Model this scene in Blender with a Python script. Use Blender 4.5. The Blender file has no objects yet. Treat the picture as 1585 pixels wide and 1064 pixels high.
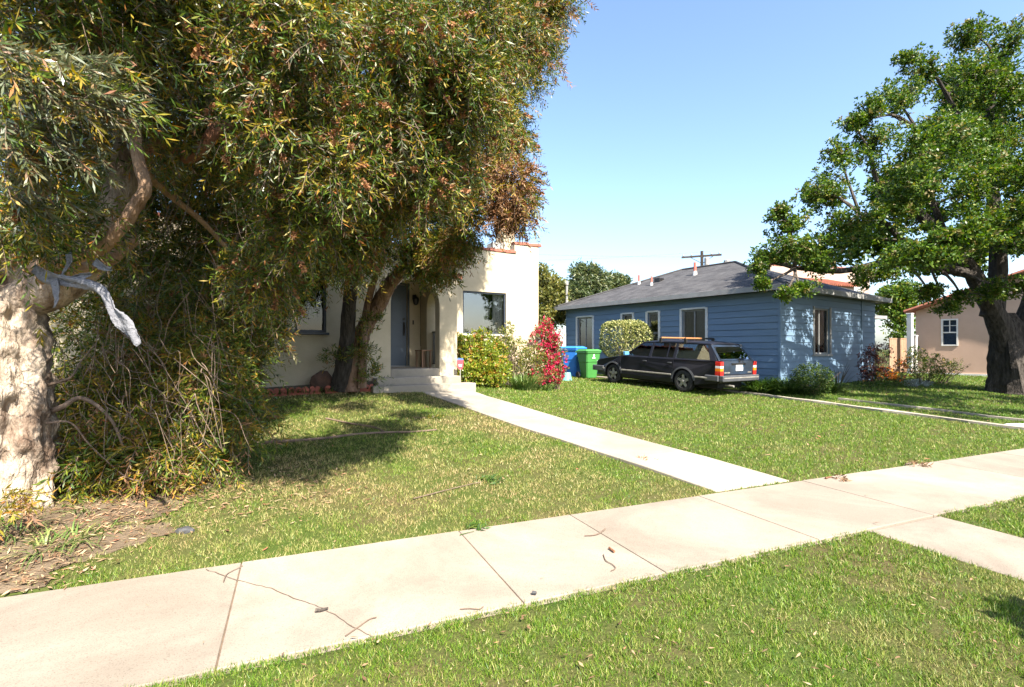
import bpy, bmesh, math, random
import numpy as np
from mathutils import Vector, Matrix
R = math.radians
rng = np.random.default_rng(7)
random.seed(7)
sc = bpy.context.scene
COL = sc.collection

# ------------------------------------------------------------------ camera
EYE = 1.6
FPX = 790.0
cam_d = bpy.data.cameras.new('camera')
cam = bpy.data.objects.new('camera', cam_d)
COL.objects.link(cam)
cam.location = (0, 0, EYE)
cam.rotation_euler = (R(90), 0, 0)
cam_d.sensor_width = 36
cam_d.lens = 36 * FPX / 1585
cam_d.shift_y = 8 / 1585
cam_d.clip_start = 0.05
cam_d.clip_end = 3000
sc.camera = cam

# ------------------------------------------------------------------ sky and sun
SUN_AZ = R(152.5)      # clockwise from +Y
SUN_EL = R(47.0)
w = bpy.data.worlds.new('World')
sc.world = w
w.use_nodes = True
nt = w.node_tree
sky = nt.nodes.new('ShaderNodeTexSky')
sky.sky_type = 'NISHITA'
sky.sun_disc = False
sky.sun_elevation = SUN_EL
sky.sun_rotation = SUN_AZ
sky.air_density = 1.0
sky.dust_density = 1.6
sky.ozone_density = 3.0
bg = nt.nodes['Background']
bg.inputs['Strength'].default_value = 0.104
nt.links.new(sky.outputs[0], bg.inputs['Color'])
sun_d = bpy.data.lights.new('sun', 'SUN')
sun_d.energy = 5.0
sun_d.angle = R(0.5)
sun_d.color = (1.0, 0.93, 0.82)
sun = bpy.data.objects.new('sun', sun_d)
COL.objects.link(sun)
SUNV = Vector((math.sin(SUN_AZ) * math.cos(SUN_EL), math.cos(SUN_AZ) * math.cos(SUN_EL), math.sin(SUN_EL)))
sun.rotation_euler = SUNV.to_track_quat('Z', 'Y').to_euler()
sun.location = SUNV * 30
sc.view_settings.view_transform = 'Standard'
sc.view_settings.look = 'None'
sc.view_settings.exposure = 1.9
sc.view_settings.gamma = 1
sc.render.engine = 'CYCLES'
sc.cycles.max_bounces = 6
sc.cycles.transparent_max_bounces = 12
sc.cycles.caustics_reflective = False
sc.cycles.caustics_refractive = False

# ------------------------------------------------------------------ helpers
def tag(o, label=None, cat=None, group=None, kind=None):
    if label: o['label'] = label
    if cat: o['category'] = cat
    if group: o['group'] = group
    if kind: o['kind'] = kind
    return o

def empty(name, loc=(0, 0, 0), rz=0.0, label=None, cat=None, group=None, rot=None):
    o = bpy.data.objects.new(name, None)
    COL.objects.link(o)
    o.location = loc
    o.rotation_euler = rot if rot else (0, 0, rz)
    o.empty_display_size = 0.2
    return tag(o, label, cat, group)

def copy_tree(o, parent=None):
    c = o.copy()
    COL.objects.link(c)
    if parent: c.parent = parent
    for ch in list(o.children):
        copy_tree(ch, c)
    return c

def P(px, py, d):
    """photograph measurement + depth in metres -> world point"""
    return Vector(((px - 792.5) / FPX * d, d, EYE + (540 - py) / FPX * d))

def smooth(t):
    t = np.clip(t, 0, 1)
    return t * t * (3 - 2 * t)

CU, SU = math.cos(R(23.1)), math.sin(R(23.1))
def uv(x, y):
    return CU * x + SU * y, -SU * x + CU * y
def xy(u, v):
    return CU * u - SU * v, SU * u + CU * v
def vnoise(x, y, s=1.0, seed=0.0):
    return (np.sin(x * 1.7 * s + 1.3 + seed) * np.cos(y * 1.9 * s - 0.7 + seed * 2) + 0.6 * np.sin(x * 3.9 * s - y * 2.7 * s + seed) + 0.4 * np.cos(y * 5.3 * s + x * 4.1 * s + 2 + seed)) / 2.0
def gz(x, y, fine=True):
    x = np.asarray(x, float); y = np.asarray(y, float)
    u, v = uv(x, y)
    ww = np.maximum(0, v - 4.28)
    s = 0.108 - 0.058 * smooth((u - 1.0) / 7.0)
    we = np.where(ww < 8, ww, 8 + 3.0 * (1 - np.exp(-np.maximum(ww - 8, 0) / 4.0)))
    z = s * we
    if fine:
        z = z + 0.012 * vnoise(x, y, 1.0) * np.clip(ww * 2, 0, 1)
    z = np.where(v < 0.30, -0.14, z)
    return z
def g(x, y):
    return float(gz(x, y))
def G(px, d, dz=0.0):
    x = (px - 792.5) / FPX * d
    return Vector((x, d, g(x, d) + dz))

class MB:
    def __init__(self):
        self.v = []; self.f = []; self.m = []
    def add(self, vs, fs, mi=0):
        b = len(self.v)
        self.v += [tuple(p) for p in vs]
        for f in fs:
            self.f.append(tuple(i + b for i in f)); self.m.append(mi)
    def box(self, x0, x1, y0, y1, z0, z1, mi=0, mx=None):
        vs = [(x, y, z) for z in (z0, z1) for y in (y0, y1) for x in (x0, x1)]
        if mx: vs = [mx @ Vector(p) for p in vs]
        self.add(vs, [(0, 2, 3, 1), (4, 5, 7, 6), (0, 1, 5, 4), (2, 6, 7, 3), (0, 4, 6, 2), (1, 3, 7, 5)], mi)
    def poly(self, pts, mi=0):
        self.add(pts, [tuple(range(len(pts)))], mi)
    def prism(self, pts, off, mi=0):
        n = len(pts); off = Vector(off)
        a = [Vector(p) for p in pts]; b = [p + off for p in a]
        fs = [tuple(range(n)), tuple(range(2 * n - 1, n - 1, -1))]
        for i in range(n):
            j = (i + 1) % n
            fs.append((j, i, i + n, j + n))
        self.add(a + b, fs, mi)
    def tube(self, pts, rad, seg=8, mi=0, cap=True, wob=0.0):
        pts = [Vector(p) for p in pts]
        if not hasattr(rad, '__len__'): rad = [rad] * len(pts)
        up = Vector((0.13, 0.21, 0.97)); rings = []
        n = len(pts); vs = []
        for i, p in enumerate(pts):
            t = (pts[min(i + 1, n - 1)] - pts[max(i - 1, 0)])
            if t.length < 1e-9: t = Vector((0, 0, 1))
            t.normalize()
            if i == 0:
                a = t.cross(up)
                if a.length < 0.1: a = t.cross(Vector((1, 0, 0)))
                a.normalize()
            else:
                a = a - t * a.dot(t)
                a.normalize()
            b = t.cross(a)
            for k in range(seg):
                an = 2 * math.pi * k / seg
                r = rad[i] * (1 + (wob * random.uniform(-1, 1) if wob else 0))
                vs.append(p + a * (math.cos(an) * r) + b * (math.sin(an) * r))
        fs = []
        for i in range(n - 1):
            for k in range(seg):
                k2 = (k + 1) % seg
                fs.append((i * seg + k, i * seg + k2, (i + 1) * seg + k2, (i + 1) * seg + k))
        if cap:
            fs.append(tuple(range(seg - 1, -1, -1)))
            fs.append(tuple((n - 1) * seg + k for k in range(seg)))
        self.add(vs, fs, mi)
    def lathe(self, prof, seg=16, c=(0, 0, 0), mi=0, mx=None, cap=True):
        vs = []; n = len(prof)
        for r, z in prof:
            for k in range(seg):
                a = 2 * math.pi * k / seg
                p = Vector((r * math.cos(a), r * math.sin(a), z))
                if mx: p = mx @ p
                vs.append(p + Vector(c))
        fs = []
        for i in range(n - 1):
            for k in range(seg):
                k2 = (k + 1) % seg
                fs.append((i * seg + k, i * seg + k2, (i + 1) * seg + k2, (i + 1) * seg + k))
        if cap:
            fs.append(tuple(range(seg - 1, -1, -1)))
            fs.append(tuple((n - 1) * seg + k for k in range(seg)))
        self.add(vs, fs, mi)
    def build(self, name, mats, parent=None, smooth=False, bevel=0.0, solid=0.0, seg=2):
        me = bpy.data.meshes.new(name)
        me.from_pydata(self.v, [], self.f)
        if not isinstance(mats, (list, tuple)): mats = [mats]
        for m in mats: me.materials.append(m)
        me.polygons.foreach_set('material_index', self.m)
        if smooth: me.polygons.foreach_set('use_smooth', [True] * len(self.f))
        me.update()
        o = bpy.data.objects.new(name, me)
        COL.objects.link(o)
        if parent: o.parent = parent
        if solid:
            md = o.modifiers.new('solid', 'SOLIDIFY'); md.thickness = solid; md.offset = 0
        if bevel:
            md = o.modifiers.new('bevel', 'BEVEL'); md.width = bevel; md.segments = seg; md.limit_method = 'ANGLE'; md.angle_limit = R(40)
        return o

def np_mesh(name, V, F, MI, mats, parent=None):
    """V (n,3); F (m,k) uniform polygons; MI (m,)"""
    me = bpy.data.meshes.new(name)
    k = F.shape[1]
    me.vertices.add(len(V)); me.vertices.foreach_set('co', np.ascontiguousarray(V, np.float32).ravel())
    me.loops.add(F.size); me.loops.foreach_set('vertex_index', np.ascontiguousarray(F, np.int32).ravel())
    me.polygons.add(len(F))
    me.polygons.foreach_set('loop_start', np.arange(0, F.size, k, dtype=np.int32))
    me.polygons.foreach_set('loop_total', np.full(len(F), k, np.int32))
    for m in mats: me.materials.append(m)
    me.polygons.foreach_set('material_index', np.ascontiguousarray(MI, np.int32))
    me.update(calc_edges=True)
    o = bpy.data.objects.new(name, me)
    COL.objects.link(o)
    if parent: o.parent = parent
    return o

def nrm(a):
    return a / np.maximum(np.linalg.norm(a, axis=-1, keepdims=True), 1e-9)
def rdir(n):
    return nrm(rng.normal(size=(n, 3)))

class Leaves:
    """collects leaf blades (quads) for one crown"""
    def __init__(self):
        self.V = []; self.M = []
    def blades(self, B, D, L, Wd, mi=0, mid=0.45, lift=0.0, N=None):
        n = len(B)
        if n == 0: return
        if N is None: N = rdir(n)
        S = nrm(np.cross(D, N)); N2 = np.cross(S, D)
        L = np.broadcast_to(L, (n,))[:, None]; Wd = np.broadcast_to(Wd, (n,))[:, None]
        m = B + D * L * mid + N2 * L * lift
        q = np.stack([B, m + S * Wd / 2, B + D * L, m - S * Wd / 2], 1)
        self.V.append(q.reshape(-1, 3)); self.M.append(np.broadcast_to(np.asarray(mi), (n,)))
    def ribbons(self, A, Bp, Wd, mi):
        n = len(A); D = nrm(Bp - A); S = nrm(np.cross(D, rdir(n))) * Wd / 2
        q = np.stack([A - S, A + S, Bp + S * .6, Bp - S * .6], 1)
        self.V.append(q.reshape(-1, 3)); self.M.append(np.full(n, mi))
    def build(self, name, mats, parent=None, origin=(0, 0, 0)):
        V = np.concatenate(self.V) - np.asarray(origin, float)
        F = np.arange(len(V)).reshape(-1, 4)
        return np_mesh(name, V, F, np.concatenate(self.M), mats, parent)

def split(blobs, k, f=.38, shell=.55, lo=.16):
    """many small clumps spread through each ellipsoid"""
    out = []
    for c, r, w_ in blobs:
        d = rdir(k); q = rng.random(k) ** shell
        for i in range(k):
            rr = tuple(max(lo, a * f * rng.uniform(.7, 1.3)) for a in r)
            out.append((np.array(tuple(c)) + d[i] * np.array(r) * q[i] * .88, rr, w_))
    return out

def in_blobs(blobs, n, shell=0.5, clump=0.0, seed=0.0, freq=1.0):
    """random points in ellipsoids [(c, (rx,ry,rz), weight)]; returns points and outward directions"""
    wts = np.array([b[2] * (b[1][0] * b[1][1] + b[1][1] * b[1][2] + b[1][0] * b[1][2]) for b in blobs]); wts /= wts.sum()
    C = np.array([tuple(b[0]) for b in blobs]); RR = np.array([b[1] for b in blobs])
    m = int(n * (1 + 2.2 * clump)) + 8
    k = rng.choice(len(blobs), m, p=wts)
    d = rdir(m); r = rng.random(m) ** shell
    pts = C[k] + d * RR[k] * r[:, None]
    out = nrm(d / RR[k])
    if clump:
        q = pts * freq
        nz = np.sin(q[:, 0] * 3.1 + seed) * np.sin(q[:, 1] * 2.7 + 1 + seed) * np.sin(q[:, 2] * 3.3 + 2) + 0.5 * np.sin(q[:, 0] * 7 + q[:, 2] * 5 + seed) * np.sin(q[:, 1] * 6 + q[:, 2] * 6.3)
        keep = rng.random(m) < np.clip(0.5 + nz * 1.3 * clump, 0.03, 1)
        pts, out, k = pts[keep], out[keep], k[keep]
    pts, out, k = pts[:n], out[:n], k[:n]
    return pts, out, k

# ------------------------------------------------------------------ materials
def mat(name, col, rough=0.6, col2=None, scale=4.0, detail=5, bump=0.0, bscale=None, metal=0.0, spec=0.5, coat=0.0, contrast=(0.35, 0.65), stretch=(1, 1, 1), bdist=0.02):
    m = bpy.data.materials.new(name); m.use_nodes = True
    t = m.node_tree; N = t.nodes; L = t.links
    b = N['Principled BSDF']
    b.inputs['Roughness'].default_value = rough
    b.inputs['Metallic'].default_value = metal
    b.inputs['Specular IOR Level'].default_value = spec
    b.inputs['Coat Weight'].default_value = coat
    if col2 is None: col2 = tuple(c * 0.82 for c in col)
    tc = N.new('ShaderNodeTexCoord'); mp = N.new('ShaderNodeMapping')
    mp.inputs['Scale'].default_value = stretch
    L.new(tc.outputs['Object'], mp.inputs['Vector'])
    nz = N.new('ShaderNodeTexNoise'); nz.inputs['Scale'].default_value = scale; nz.inputs['Detail'].default_value = detail
    nz.inputs['Roughness'].default_value = 0.62
    L.new(mp.outputs[0], nz.inputs['Vector'])
    cr = N.new('ShaderNodeValToRGB')
    cr.color_ramp.elements[0].position, cr.color_ramp.elements[1].position = contrast
    cr.color_ramp.elements[0].color = (*col2, 1); cr.color_ramp.elements[1].color = (*col, 1)
    L.new(nz.outputs['Fac'], cr.inputs['Fac'])
    L.new(cr.outputs['Color'], b.inputs['Base Color'])
    if bump:
        n2 = N.new('ShaderNodeTexNoise'); n2.inputs['Scale'].default_value = bscale or scale * 6; n2.inputs['Detail'].default_value = 6
        L.new(mp.outputs[0], n2.inputs['Vector'])
        bp = N.new('ShaderNodeBump'); bp.inputs['Strength'].default_value = bump; bp.inputs['Distance'].default_value = bdist
        L.new(n2.outputs['Fac'], bp.inputs['Height']); L.new(bp.outputs[0], b.inputs['Normal'])
    return m

def nodes(m):
    t = m.node_tree
    return t.nodes, t.links, t.nodes['Principled BSDF']

def leafmat(name, stops, rough=0.45, trans=0.25, spec=0.5, tcol=None, patch=None):
    """stops: [(pos, colour)] picked per leaf; patch=(stops2, scale, lo, hi): second palette blended in by a noise over space"""
    m = bpy.data.materials.new(name); m.use_nodes = True
    N, L, b = nodes(m)
    b.inputs['Roughness'].default_value = rough
    b.inputs['Specular IOR Level'].default_value = spec
    ge = N.new('ShaderNodeNewGeometry')
    def ramp(st):
        cr = N.new('ShaderNodeValToRGB'); e = cr.color_ramp.elements
        while len(e) < len(st): e.new(0.5)
        for i, (p, c) in enumerate(st):
            e[i].position = p; e[i].color = (*c, 1)
        L.new(ge.outputs['Random Per Island'], cr.inputs['Fac'])
        return cr.outputs['Color']
    c = ramp(stops)
    if patch:
        c2 = ramp(patch[0])
        tc = N.new('ShaderNodeTexCoord'); nz = N.new('ShaderNodeTexNoise'); nz.inputs['Scale'].default_value = patch[1]; nz.inputs['Detail'].default_value = 3
        L.new(tc.outputs['Object'], nz.inputs['Vector'])
        mr = N.new('ShaderNodeMapRange'); mr.inputs['From Min'].default_value = patch[2]; mr.inputs['From Max'].default_value = patch[3]
        L.new(nz.outputs['Fac'], mr.inputs['Value'])
        mx = N.new('ShaderNodeMix'); mx.data_type = 'RGBA'
        L.new(mr.outputs[0], mx.inputs['Factor']); L.new(c, mx.inputs[6]); L.new(c2, mx.inputs[7])
        c = mx.outputs[2]
    L.new(c, b.inputs['Base Color'])
    if trans:
        tb = N.new('ShaderNodeBsdfTranslucent')
        hs = N.new('ShaderNodeHueSaturation'); hs.inputs['Value'].default_value = 1.6; hs.inputs['Saturation'].default_value = 1.1
        L.new(c, hs.inputs['Color']); L.new(hs.outputs[0], tb.inputs['Color'])
        ms = N.new('ShaderNodeMixShader'); ms.inputs['Fac'].default_value = trans
        L.new(b.outputs[0], ms.inputs[1]); L.new(tb.outputs[0], ms.inputs[2])
        L.new(ms.outputs[0], N['Material Output'].inputs['Surface'])
    return m

def glassmat(name, tint=(0.6, 0.65, 0.65), refl=0.12):
    m = bpy.data.materials.new(name); m.use_nodes = True
    N, L, b = nodes(m)
    N.remove(b)
    tr = N.new('ShaderNodeBsdfTransparent'); tr.inputs['Color'].default_value = (*tint, 1)
    gl = N.new('ShaderNodeBsdfGlossy'); gl.inputs['Roughness'].default_value = 0.015
    fr = N.new('ShaderNodeFresnel'); fr.inputs['IOR'].default_value = 1.5
    tc = N.new('ShaderNodeTexCoord'); nz = N.new('ShaderNodeTexNoise'); nz.inputs['Scale'].default_value = 1.3
    bp = N.new('ShaderNodeBump'); bp.inputs['Strength'].default_value = 0.03; bp.inputs['Distance'].default_value = 0.05
    L.new(tc.outputs['Object'], nz.inputs['Vector']); L.new(nz.outputs['Fac'], bp.inputs['Height']); L.new(bp.outputs[0], gl.inputs['Normal'])
    ad = N.new('ShaderNodeMath'); ad.operation = 'ADD'; ad.inputs[1].default_value = refl - 0.04; ad.use_clamp = True
    L.new(fr.outputs[0], ad.inputs[0])
    ms = N.new('ShaderNodeMixShader')
    L.new(ad.outputs[0], ms.inputs['Fac']); L.new(tr.outputs[0], ms.inputs[1]); L.new(gl.outputs[0], ms.inputs[2])
    L.new(ms.outputs[0], N['Material Output'].inputs['Surface'])
    return m

M = {}
M['stucco'] = mat('cream_stucco', (0.52, 0.445, 0.315), 0.9, (0.45, 0.38, 0.265), 1.6, 8, 0.5, 60, bdist=0.01, spec=0.2)
M['pink'] = mat('pink_stucco', (0.54, 0.37, 0.28), 0.9, (0.49, 0.335, 0.25), 1.1, 6, 0.4, 50, bdist=0.01, spec=0.2)
M['tan'] = mat('tan_stucco', (0.55, 0.42, 0.33), 0.9, (0.48, 0.37, 0.29), 1.1, 6, 0.3, 50, spec=0.2)
M['white'] = mat('white_paint', (0.66, 0.65, 0.62), 0.6, (0.56, 0.545, 0.51), 2.0, 6, 0.1, 40)
M['trim'] = mat('grey_trim_paint', (0.27, 0.265, 0.25), 0.6, (0.21, 0.205, 0.195), 3.0, 6, 0.1, 40)
M['darkframe'] = mat('dark_blue_frame', (0.03, 0.04, 0.055), 0.45, (0.02, 0.025, 0.035), 6)
M['door'] = mat('grey_blue_door_paint', (0.072, 0.094, 0.122), 0.45, (0.06, 0.08, 0.105), 3, 4)
M['black'] = mat('black_metal', (0.015, 0.015, 0.016), 0.4, (0.03, 0.028, 0.026), 12, metal=0.3)
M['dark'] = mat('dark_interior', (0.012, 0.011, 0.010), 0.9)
M['clay'] = mat('clay_tile', (0.27, 0.080, 0.042), 0.75, (0.17, 0.052, 0.03), 7, 6, 0.3, 60)
M['edging'] = mat('red_edging_brick', (0.36, 0.10, 0.06), 0.85, (0.24, 0.075, 0.05), 9, 6, 0.4, 60)
M['concrete'] = mat('concrete', (0.280, 0.236, 0.186), 0.85, (0.232, 0.193, 0.150), 0.9, 9, 0.35, 90, bdist=0.006, spec=0.25, contrast=(0.30, 0.62))
M['concrete2'] = mat('pale_concrete', (0.335, 0.295, 0.235), 0.85, (0.285, 0.25, 0.195), 1.0, 9, 0.35, 90, bdist=0.006, spec=0.25)
M['joint'] = mat('joint_dirt', (0.16, 0.11, 0.07), 0.95, (0.09, 0.06, 0.04), 12)
M['glass'] = glassmat('window_glass', (0.78, 0.8, 0.8), 0.15)
M['glassdull'] = glassmat('dimmed_window_glass', (0.5, 0.52, 0.52), 0.04)  # same glass, reflection and tint cut in place of dark foliage mirrored there
M['carglass'] = glassmat('car_glass', (0.62, 0.68, 0.64), 0.10)
M['curtain'] = mat('white_curtain', (0.80, 0.78, 0.73), 0.9, (0.70, 0.68, 0.63), 5)
M['wood'] = mat('weathered_wood', (0.34, 0.21, 0.13), 0.8, (0.22, 0.13, 0.08), 3, 7, 0.3, 30, stretch=(6, 6, 0.6))
M['asphalt'] = mat('asphalt', (0.055, 0.055, 0.056), 0.9, (0.04, 0.04, 0.04), 5, 8, 0.5, 120)
M['bark'] = mat('grey_bark', (0.17, 0.14, 0.115), 0.95, (0.06, 0.05, 0.042), 5, 9, 1.0, 22, stretch=(3, 3, 0.55), bdist=0.06, spec=0.15)
M['barkdark'] = mat('dark_bark', (0.085, 0.072, 0.062), 0.95, (0.03, 0.026, 0.022), 5, 9, 1.0, 16, stretch=(3, 3, 0.6), bdist=0.06, spec=0.15)
M['paper'] = mat('paper_bark', (0.40, 0.325, 0.25), 0.9, (0.14, 0.095, 0.066), 2.6, 10, 1.0, 17, stretch=(2.2, 2.2, 0.8), bdist=0.05, spec=0.15, contrast=(0.38, 0.58))
M['limb'] = mat('tan_limb_bark', (0.33, 0.22, 0.14), 0.9, (0.19, 0.115, 0.07), 5, 9, 0.8, 24, stretch=(2, 2, 0.8), bdist=0.03, spec=0.2)
M['redlimb'] = mat('reddish_limb_bark', (0.26, 0.12, 0.065), 0.9, (0.13, 0.065, 0.04), 5, 9, 0.8, 24, stretch=(2, 2, 0.6), bdist=0.03, spec=0.2)
M['twig'] = mat('dry_twig', (0.17, 0.12, 0.085), 0.9, (0.09, 0.06, 0.042), 9)
M['stone'] = mat('dark_stone', (0.06, 0.06, 0.062), 0.8, (0.03, 0.03, 0.03), 9, 6, 0.6, 30)
M['whitestone'] = mat('white_stone', (0.72, 0.70, 0.66), 0.8, (0.55, 0.53, 0.49), 9, 6, 0.4, 30)

def weather(m, speck=0.5, isl=0.10, stain=0.25, sscale=0.5):
    """slab-to-slab tone, broad stains and small dark specks in the concrete itself"""
    N, L, b = nodes(m)
    src = b.inputs['Base Color'].links[0].from_socket
    tc = N.new('ShaderNodeTexCoord'); ge = N.new('ShaderNodeNewGeometry')
    a = N.new('ShaderNodeMapRange'); a.inputs['To Min'].default_value = 1 - isl; a.inputs['To Max'].default_value = 1 + isl * .6
    L.new(ge.outputs['Random Per Island'], a.inputs['Value'])
    n1 = N.new('ShaderNodeTexNoise'); n1.inputs['Scale'].default_value = sscale; n1.inputs['Detail'].default_value = 7; n1.inputs['Roughness'].default_value = .68; n1.inputs['Distortion'].default_value = .6
    L.new(tc.outputs['Object'], n1.inputs['Vector'])
    s1 = N.new('ShaderNodeMapRange'); s1.inputs['From Min'].default_value = .38; s1.inputs['From Max'].default_value = .62; s1.inputs['To Min'].default_value = 1 - stain; s1.inputs['To Max'].default_value = 1.06
    L.new(n1.outputs['Fac'], s1.inputs['Value'])
    n2 = N.new('ShaderNodeTexNoise'); n2.inputs['Scale'].default_value = 140; n2.inputs['Detail'].default_value = 3
    L.new(tc.outputs['Object'], n2.inputs['Vector'])
    s2 = N.new('ShaderNodeMapRange'); s2.inputs['From Min'].default_value = .30; s2.inputs['From Max'].default_value = .46; s2.inputs['To Min'].default_value = 1 - speck; s2.inputs['To Max'].default_value = 1.0
    L.new(n2.outputs['Fac'], s2.inputs['Value'])
    m1 = N.new('ShaderNodeMath'); m1.operation = 'MULTIPLY'; L.new(a.outputs[0], m1.inputs[0]); L.new(s1.outputs[0], m1.inputs[1])
    m2 = N.new('ShaderNodeMath'); m2.operation = 'MULTIPLY'; L.new(m1.outputs[0], m2.inputs[0]); L.new(s2.outputs[0], m2.inputs[1])
    vm = N.new('ShaderNodeVectorMath'); vm.operation = 'SCALE'
    L.new(src, vm.inputs[0]); L.new(m2.outputs[0], vm.inputs['Scale']); L.new(vm.outputs[0], b.inputs['Base Color'])
weather(M['concrete'], .34, .09, .24, .7)
weather(M['concrete2'], .30, .08, .20, .8)
weather(M['stucco'], .12, 0, .12, .35)
# ------------------------------------------------------------------ ground, walks, road
def grow(lo, hi, step, far, k=1.35):
    a = list(np.arange(lo, hi + step / 2, step)); s = step
    while a[-1] < far: s *= k; a.append(a[-1] + s)
    s = step
    while a[0] > -far: s *= k; a.insert(0, a[0] - s)
    return np.array(a)
M['soil'] = mat('lawn_thatch', (0.044, 0.066, 0.012), 0.95, (0.075, 0.062, 0.026), 0.9, 9, 0.8, 40, bdist=0.02, spec=0.1, contrast=(0.36, 0.60))
us = grow(-12, 26, 0.32, 900); vs_ = grow(-0.4, 26, 0.32, 900)
vs_ = np.sort(np.concatenate([vs_, [0.295, 0.305, 2.86, 2.94, 4.26, 4.34]]))
UU, VV = np.meshgrid(us, vs_)
XX, YY = xy(UU, VV)
ZZ = gz(XX, YY)
onwalk = (VV > 2.87) & (VV < 4.33)
ZZ = np.where(onwalk, -0.06, ZZ)
nu, nv = len(us), len(vs_)
idx = np.arange(nu * nv).reshape(nv, nu)
F = np.stack([idx[:-1, :-1], idx[:-1, 1:], idx[1:, 1:], idx[1:, :-1]], -1).reshape(-1, 4)
go = np_mesh('ground', np.stack([XX, YY, ZZ], -1).reshape(-1, 3), F, np.zeros(len(F), int), [M['soil']])
go.data.polygons.foreach_set('use_smooth', [True] * len(F))
tag(go, kind='structure')

mb = MB()
def slab(m, u0, u1, v0, v1, z0, z1, mi=0, dz=0.0):
    pts = [xy(u0, v0), xy(u1, v0), xy(u1, v1), xy(u0, v1)]
    pts = [(float(p[0]), float(p[1])) for p in pts]
    vs = [(x, y, z0) for x, y in pts] + [(x, y, z1 + dz * i) for i, (x, y) in enumerate(pts)]
    m.add(vs, [(3, 2, 1, 0), (4, 5, 6, 7), (0, 1, 5, 4), (1, 2, 6, 5), (2, 3, 7, 6), (3, 0, 4, 7)], mi)
JU = [-30, -22, -15, -11, -8, -6.4, -4.9, -3.4, -1.85, -0.36, 1.32, 2.43, 4.02, 5.62, 6.80, 8.3, 9.9, 11.5, 13.1, 16, 20, 26, 34]
for i in range(len(JU) - 1):
    slab(mb, JU[i] + 0.004, JU[i + 1] - 0.004, 2.905, 4.285, -0.1, 0.012, 0, random.uniform(-0.001, 0.0015))
slab(mb, JU[0], JU[-1], 2.91, 4.28, -0.09, 0.003, 1)
# the crack that runs across two slabs
def strip(m, pts, wd, z, mi):
    pts = [Vector((p[0], p[1], z)) for p in pts]
    for a, b in zip(pts[:-1], pts[1:]):
        d = (b - a).normalized(); n = Vector((-d.y, d.x, 0)) * wd * random.uniform(0.35, 0.7)
        n2 = Vector((-d.y, d.x, 0)) * wd * random.uniform(0.35, 0.7)
        m.add([a - n, b - n2, b + n2, a + n], [(0, 1, 2, 3)], mi)
def onw(px, py, z=0.0):
    d = (EYE - z) * FPX / (py - 540); return ((px - 792.5) / FPX * d, d)
crk = [onw(*p) for p in [(318, 884), (348, 895), (388, 907), (420, 915), (455, 930), (487, 941), (510, 952), (540, 970), (578, 990)]]
fine = []
for a, b in zip(crk[:-1], crk[1:]):
    for t in (0, 0.25, 0.5, 0.75):
        fine.append((a[0] + (b[0] - a[0]) * t + random.uniform(-.008, .008), a[1] + (b[1] - a[1]) * t + random.uniform(-.008, .008)))
strip(mb, fine + [crk[-1]], 0.0045, 0.0175, 1)
sw = mb.build('sidewalk', [M['concrete'], M['joint']], bevel=0.006)
tag(sw, kind='structure')

mb = MB()   # walk across the parkway strip
slab(mb, 4.62, 5.66, 1.55, 2.875, -0.1, 0.004)
slab(mb, 4.62, 5.66, 0.3, 1.535, -0.1, 0.002)
tag(mb.build('parkway_path', [M['concrete']], bevel=0.008), kind='structure')

# front walk: left and right edges, from the sidewalk to the steps
WL = [(2.27, 5.68), (0.62, 7.74), (-0.55, 9.2), (-1.45, 10.35), (-1.99, 11.0), (-2.95, 10.9)]
WR = [(3.34, 6.14), (1.55, 8.35), (0.38, 9.78), (-0.50, 10.85), (-0.86, 11.30), (-0.95, 11.65)]
def lerp2(a, b, t): return (a[0] + (b[0] - a[0]) * t, a[1] + (b[1] - a[1]) * t)
mb = MB(); K = 8
L2 = []; R2 = []
for i in range(len(WL) - 1):
    for k in range(K):
        t = k / K; L2.append(lerp2(WL[i], WL[i + 1], t)); R2.append(lerp2(WR[i], WR[i + 1], t))
L2.append(WL[-1]); R2.append(WR[-1])
n = len(L2)
def wz(p, q):
    return max(g(*p), g(*q)) + 0.035
brk = {0, 13, 26, n - 1}
segs = sorted(brk)
for s0, s1 in zip(segs[:-1], segs[1:]):
    top = []
    for i in range(s0, s1 + 1):
        a, b = L2[i], R2[i]
        z = 0.5 * (g(*a) + g(*b)) + (0.045 if i > 2 else 0.012 + 0.012 * i)
        top.append((Vector((*a, z)), Vector((*b, z))))
    if s0 > 0:
        top[0] = (top[0][0].lerp(top[1][0], 0.04), top[0][1].lerp(top[1][1], 0.04))
    vsl = []
    for a, b in top:
        vsl += [a, b, b - Vector((0, 0, .2)), a - Vector((0, 0, .2))]
    fs = []
    for i in range(len(top) - 1):
        o = 4 * i; q = o + 4
        fs += [(o, o + 1, q + 1, q), (o + 1, o + 2, q + 2, q + 1), (o + 3, o, q, q + 3)]
    fs += [(0, 3, 2, 1), (4 * len(top) - 4, 4 * len(top) - 3, 4 * len(top) - 2, 4 * len(top) - 1)]
    mb.add(vsl, fs)
tag(mb.build('front_path', [M['concrete2']], bevel=0.01), kind='structure')
WALKPOLY = np.array(L2 + R2[::-1])

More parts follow.
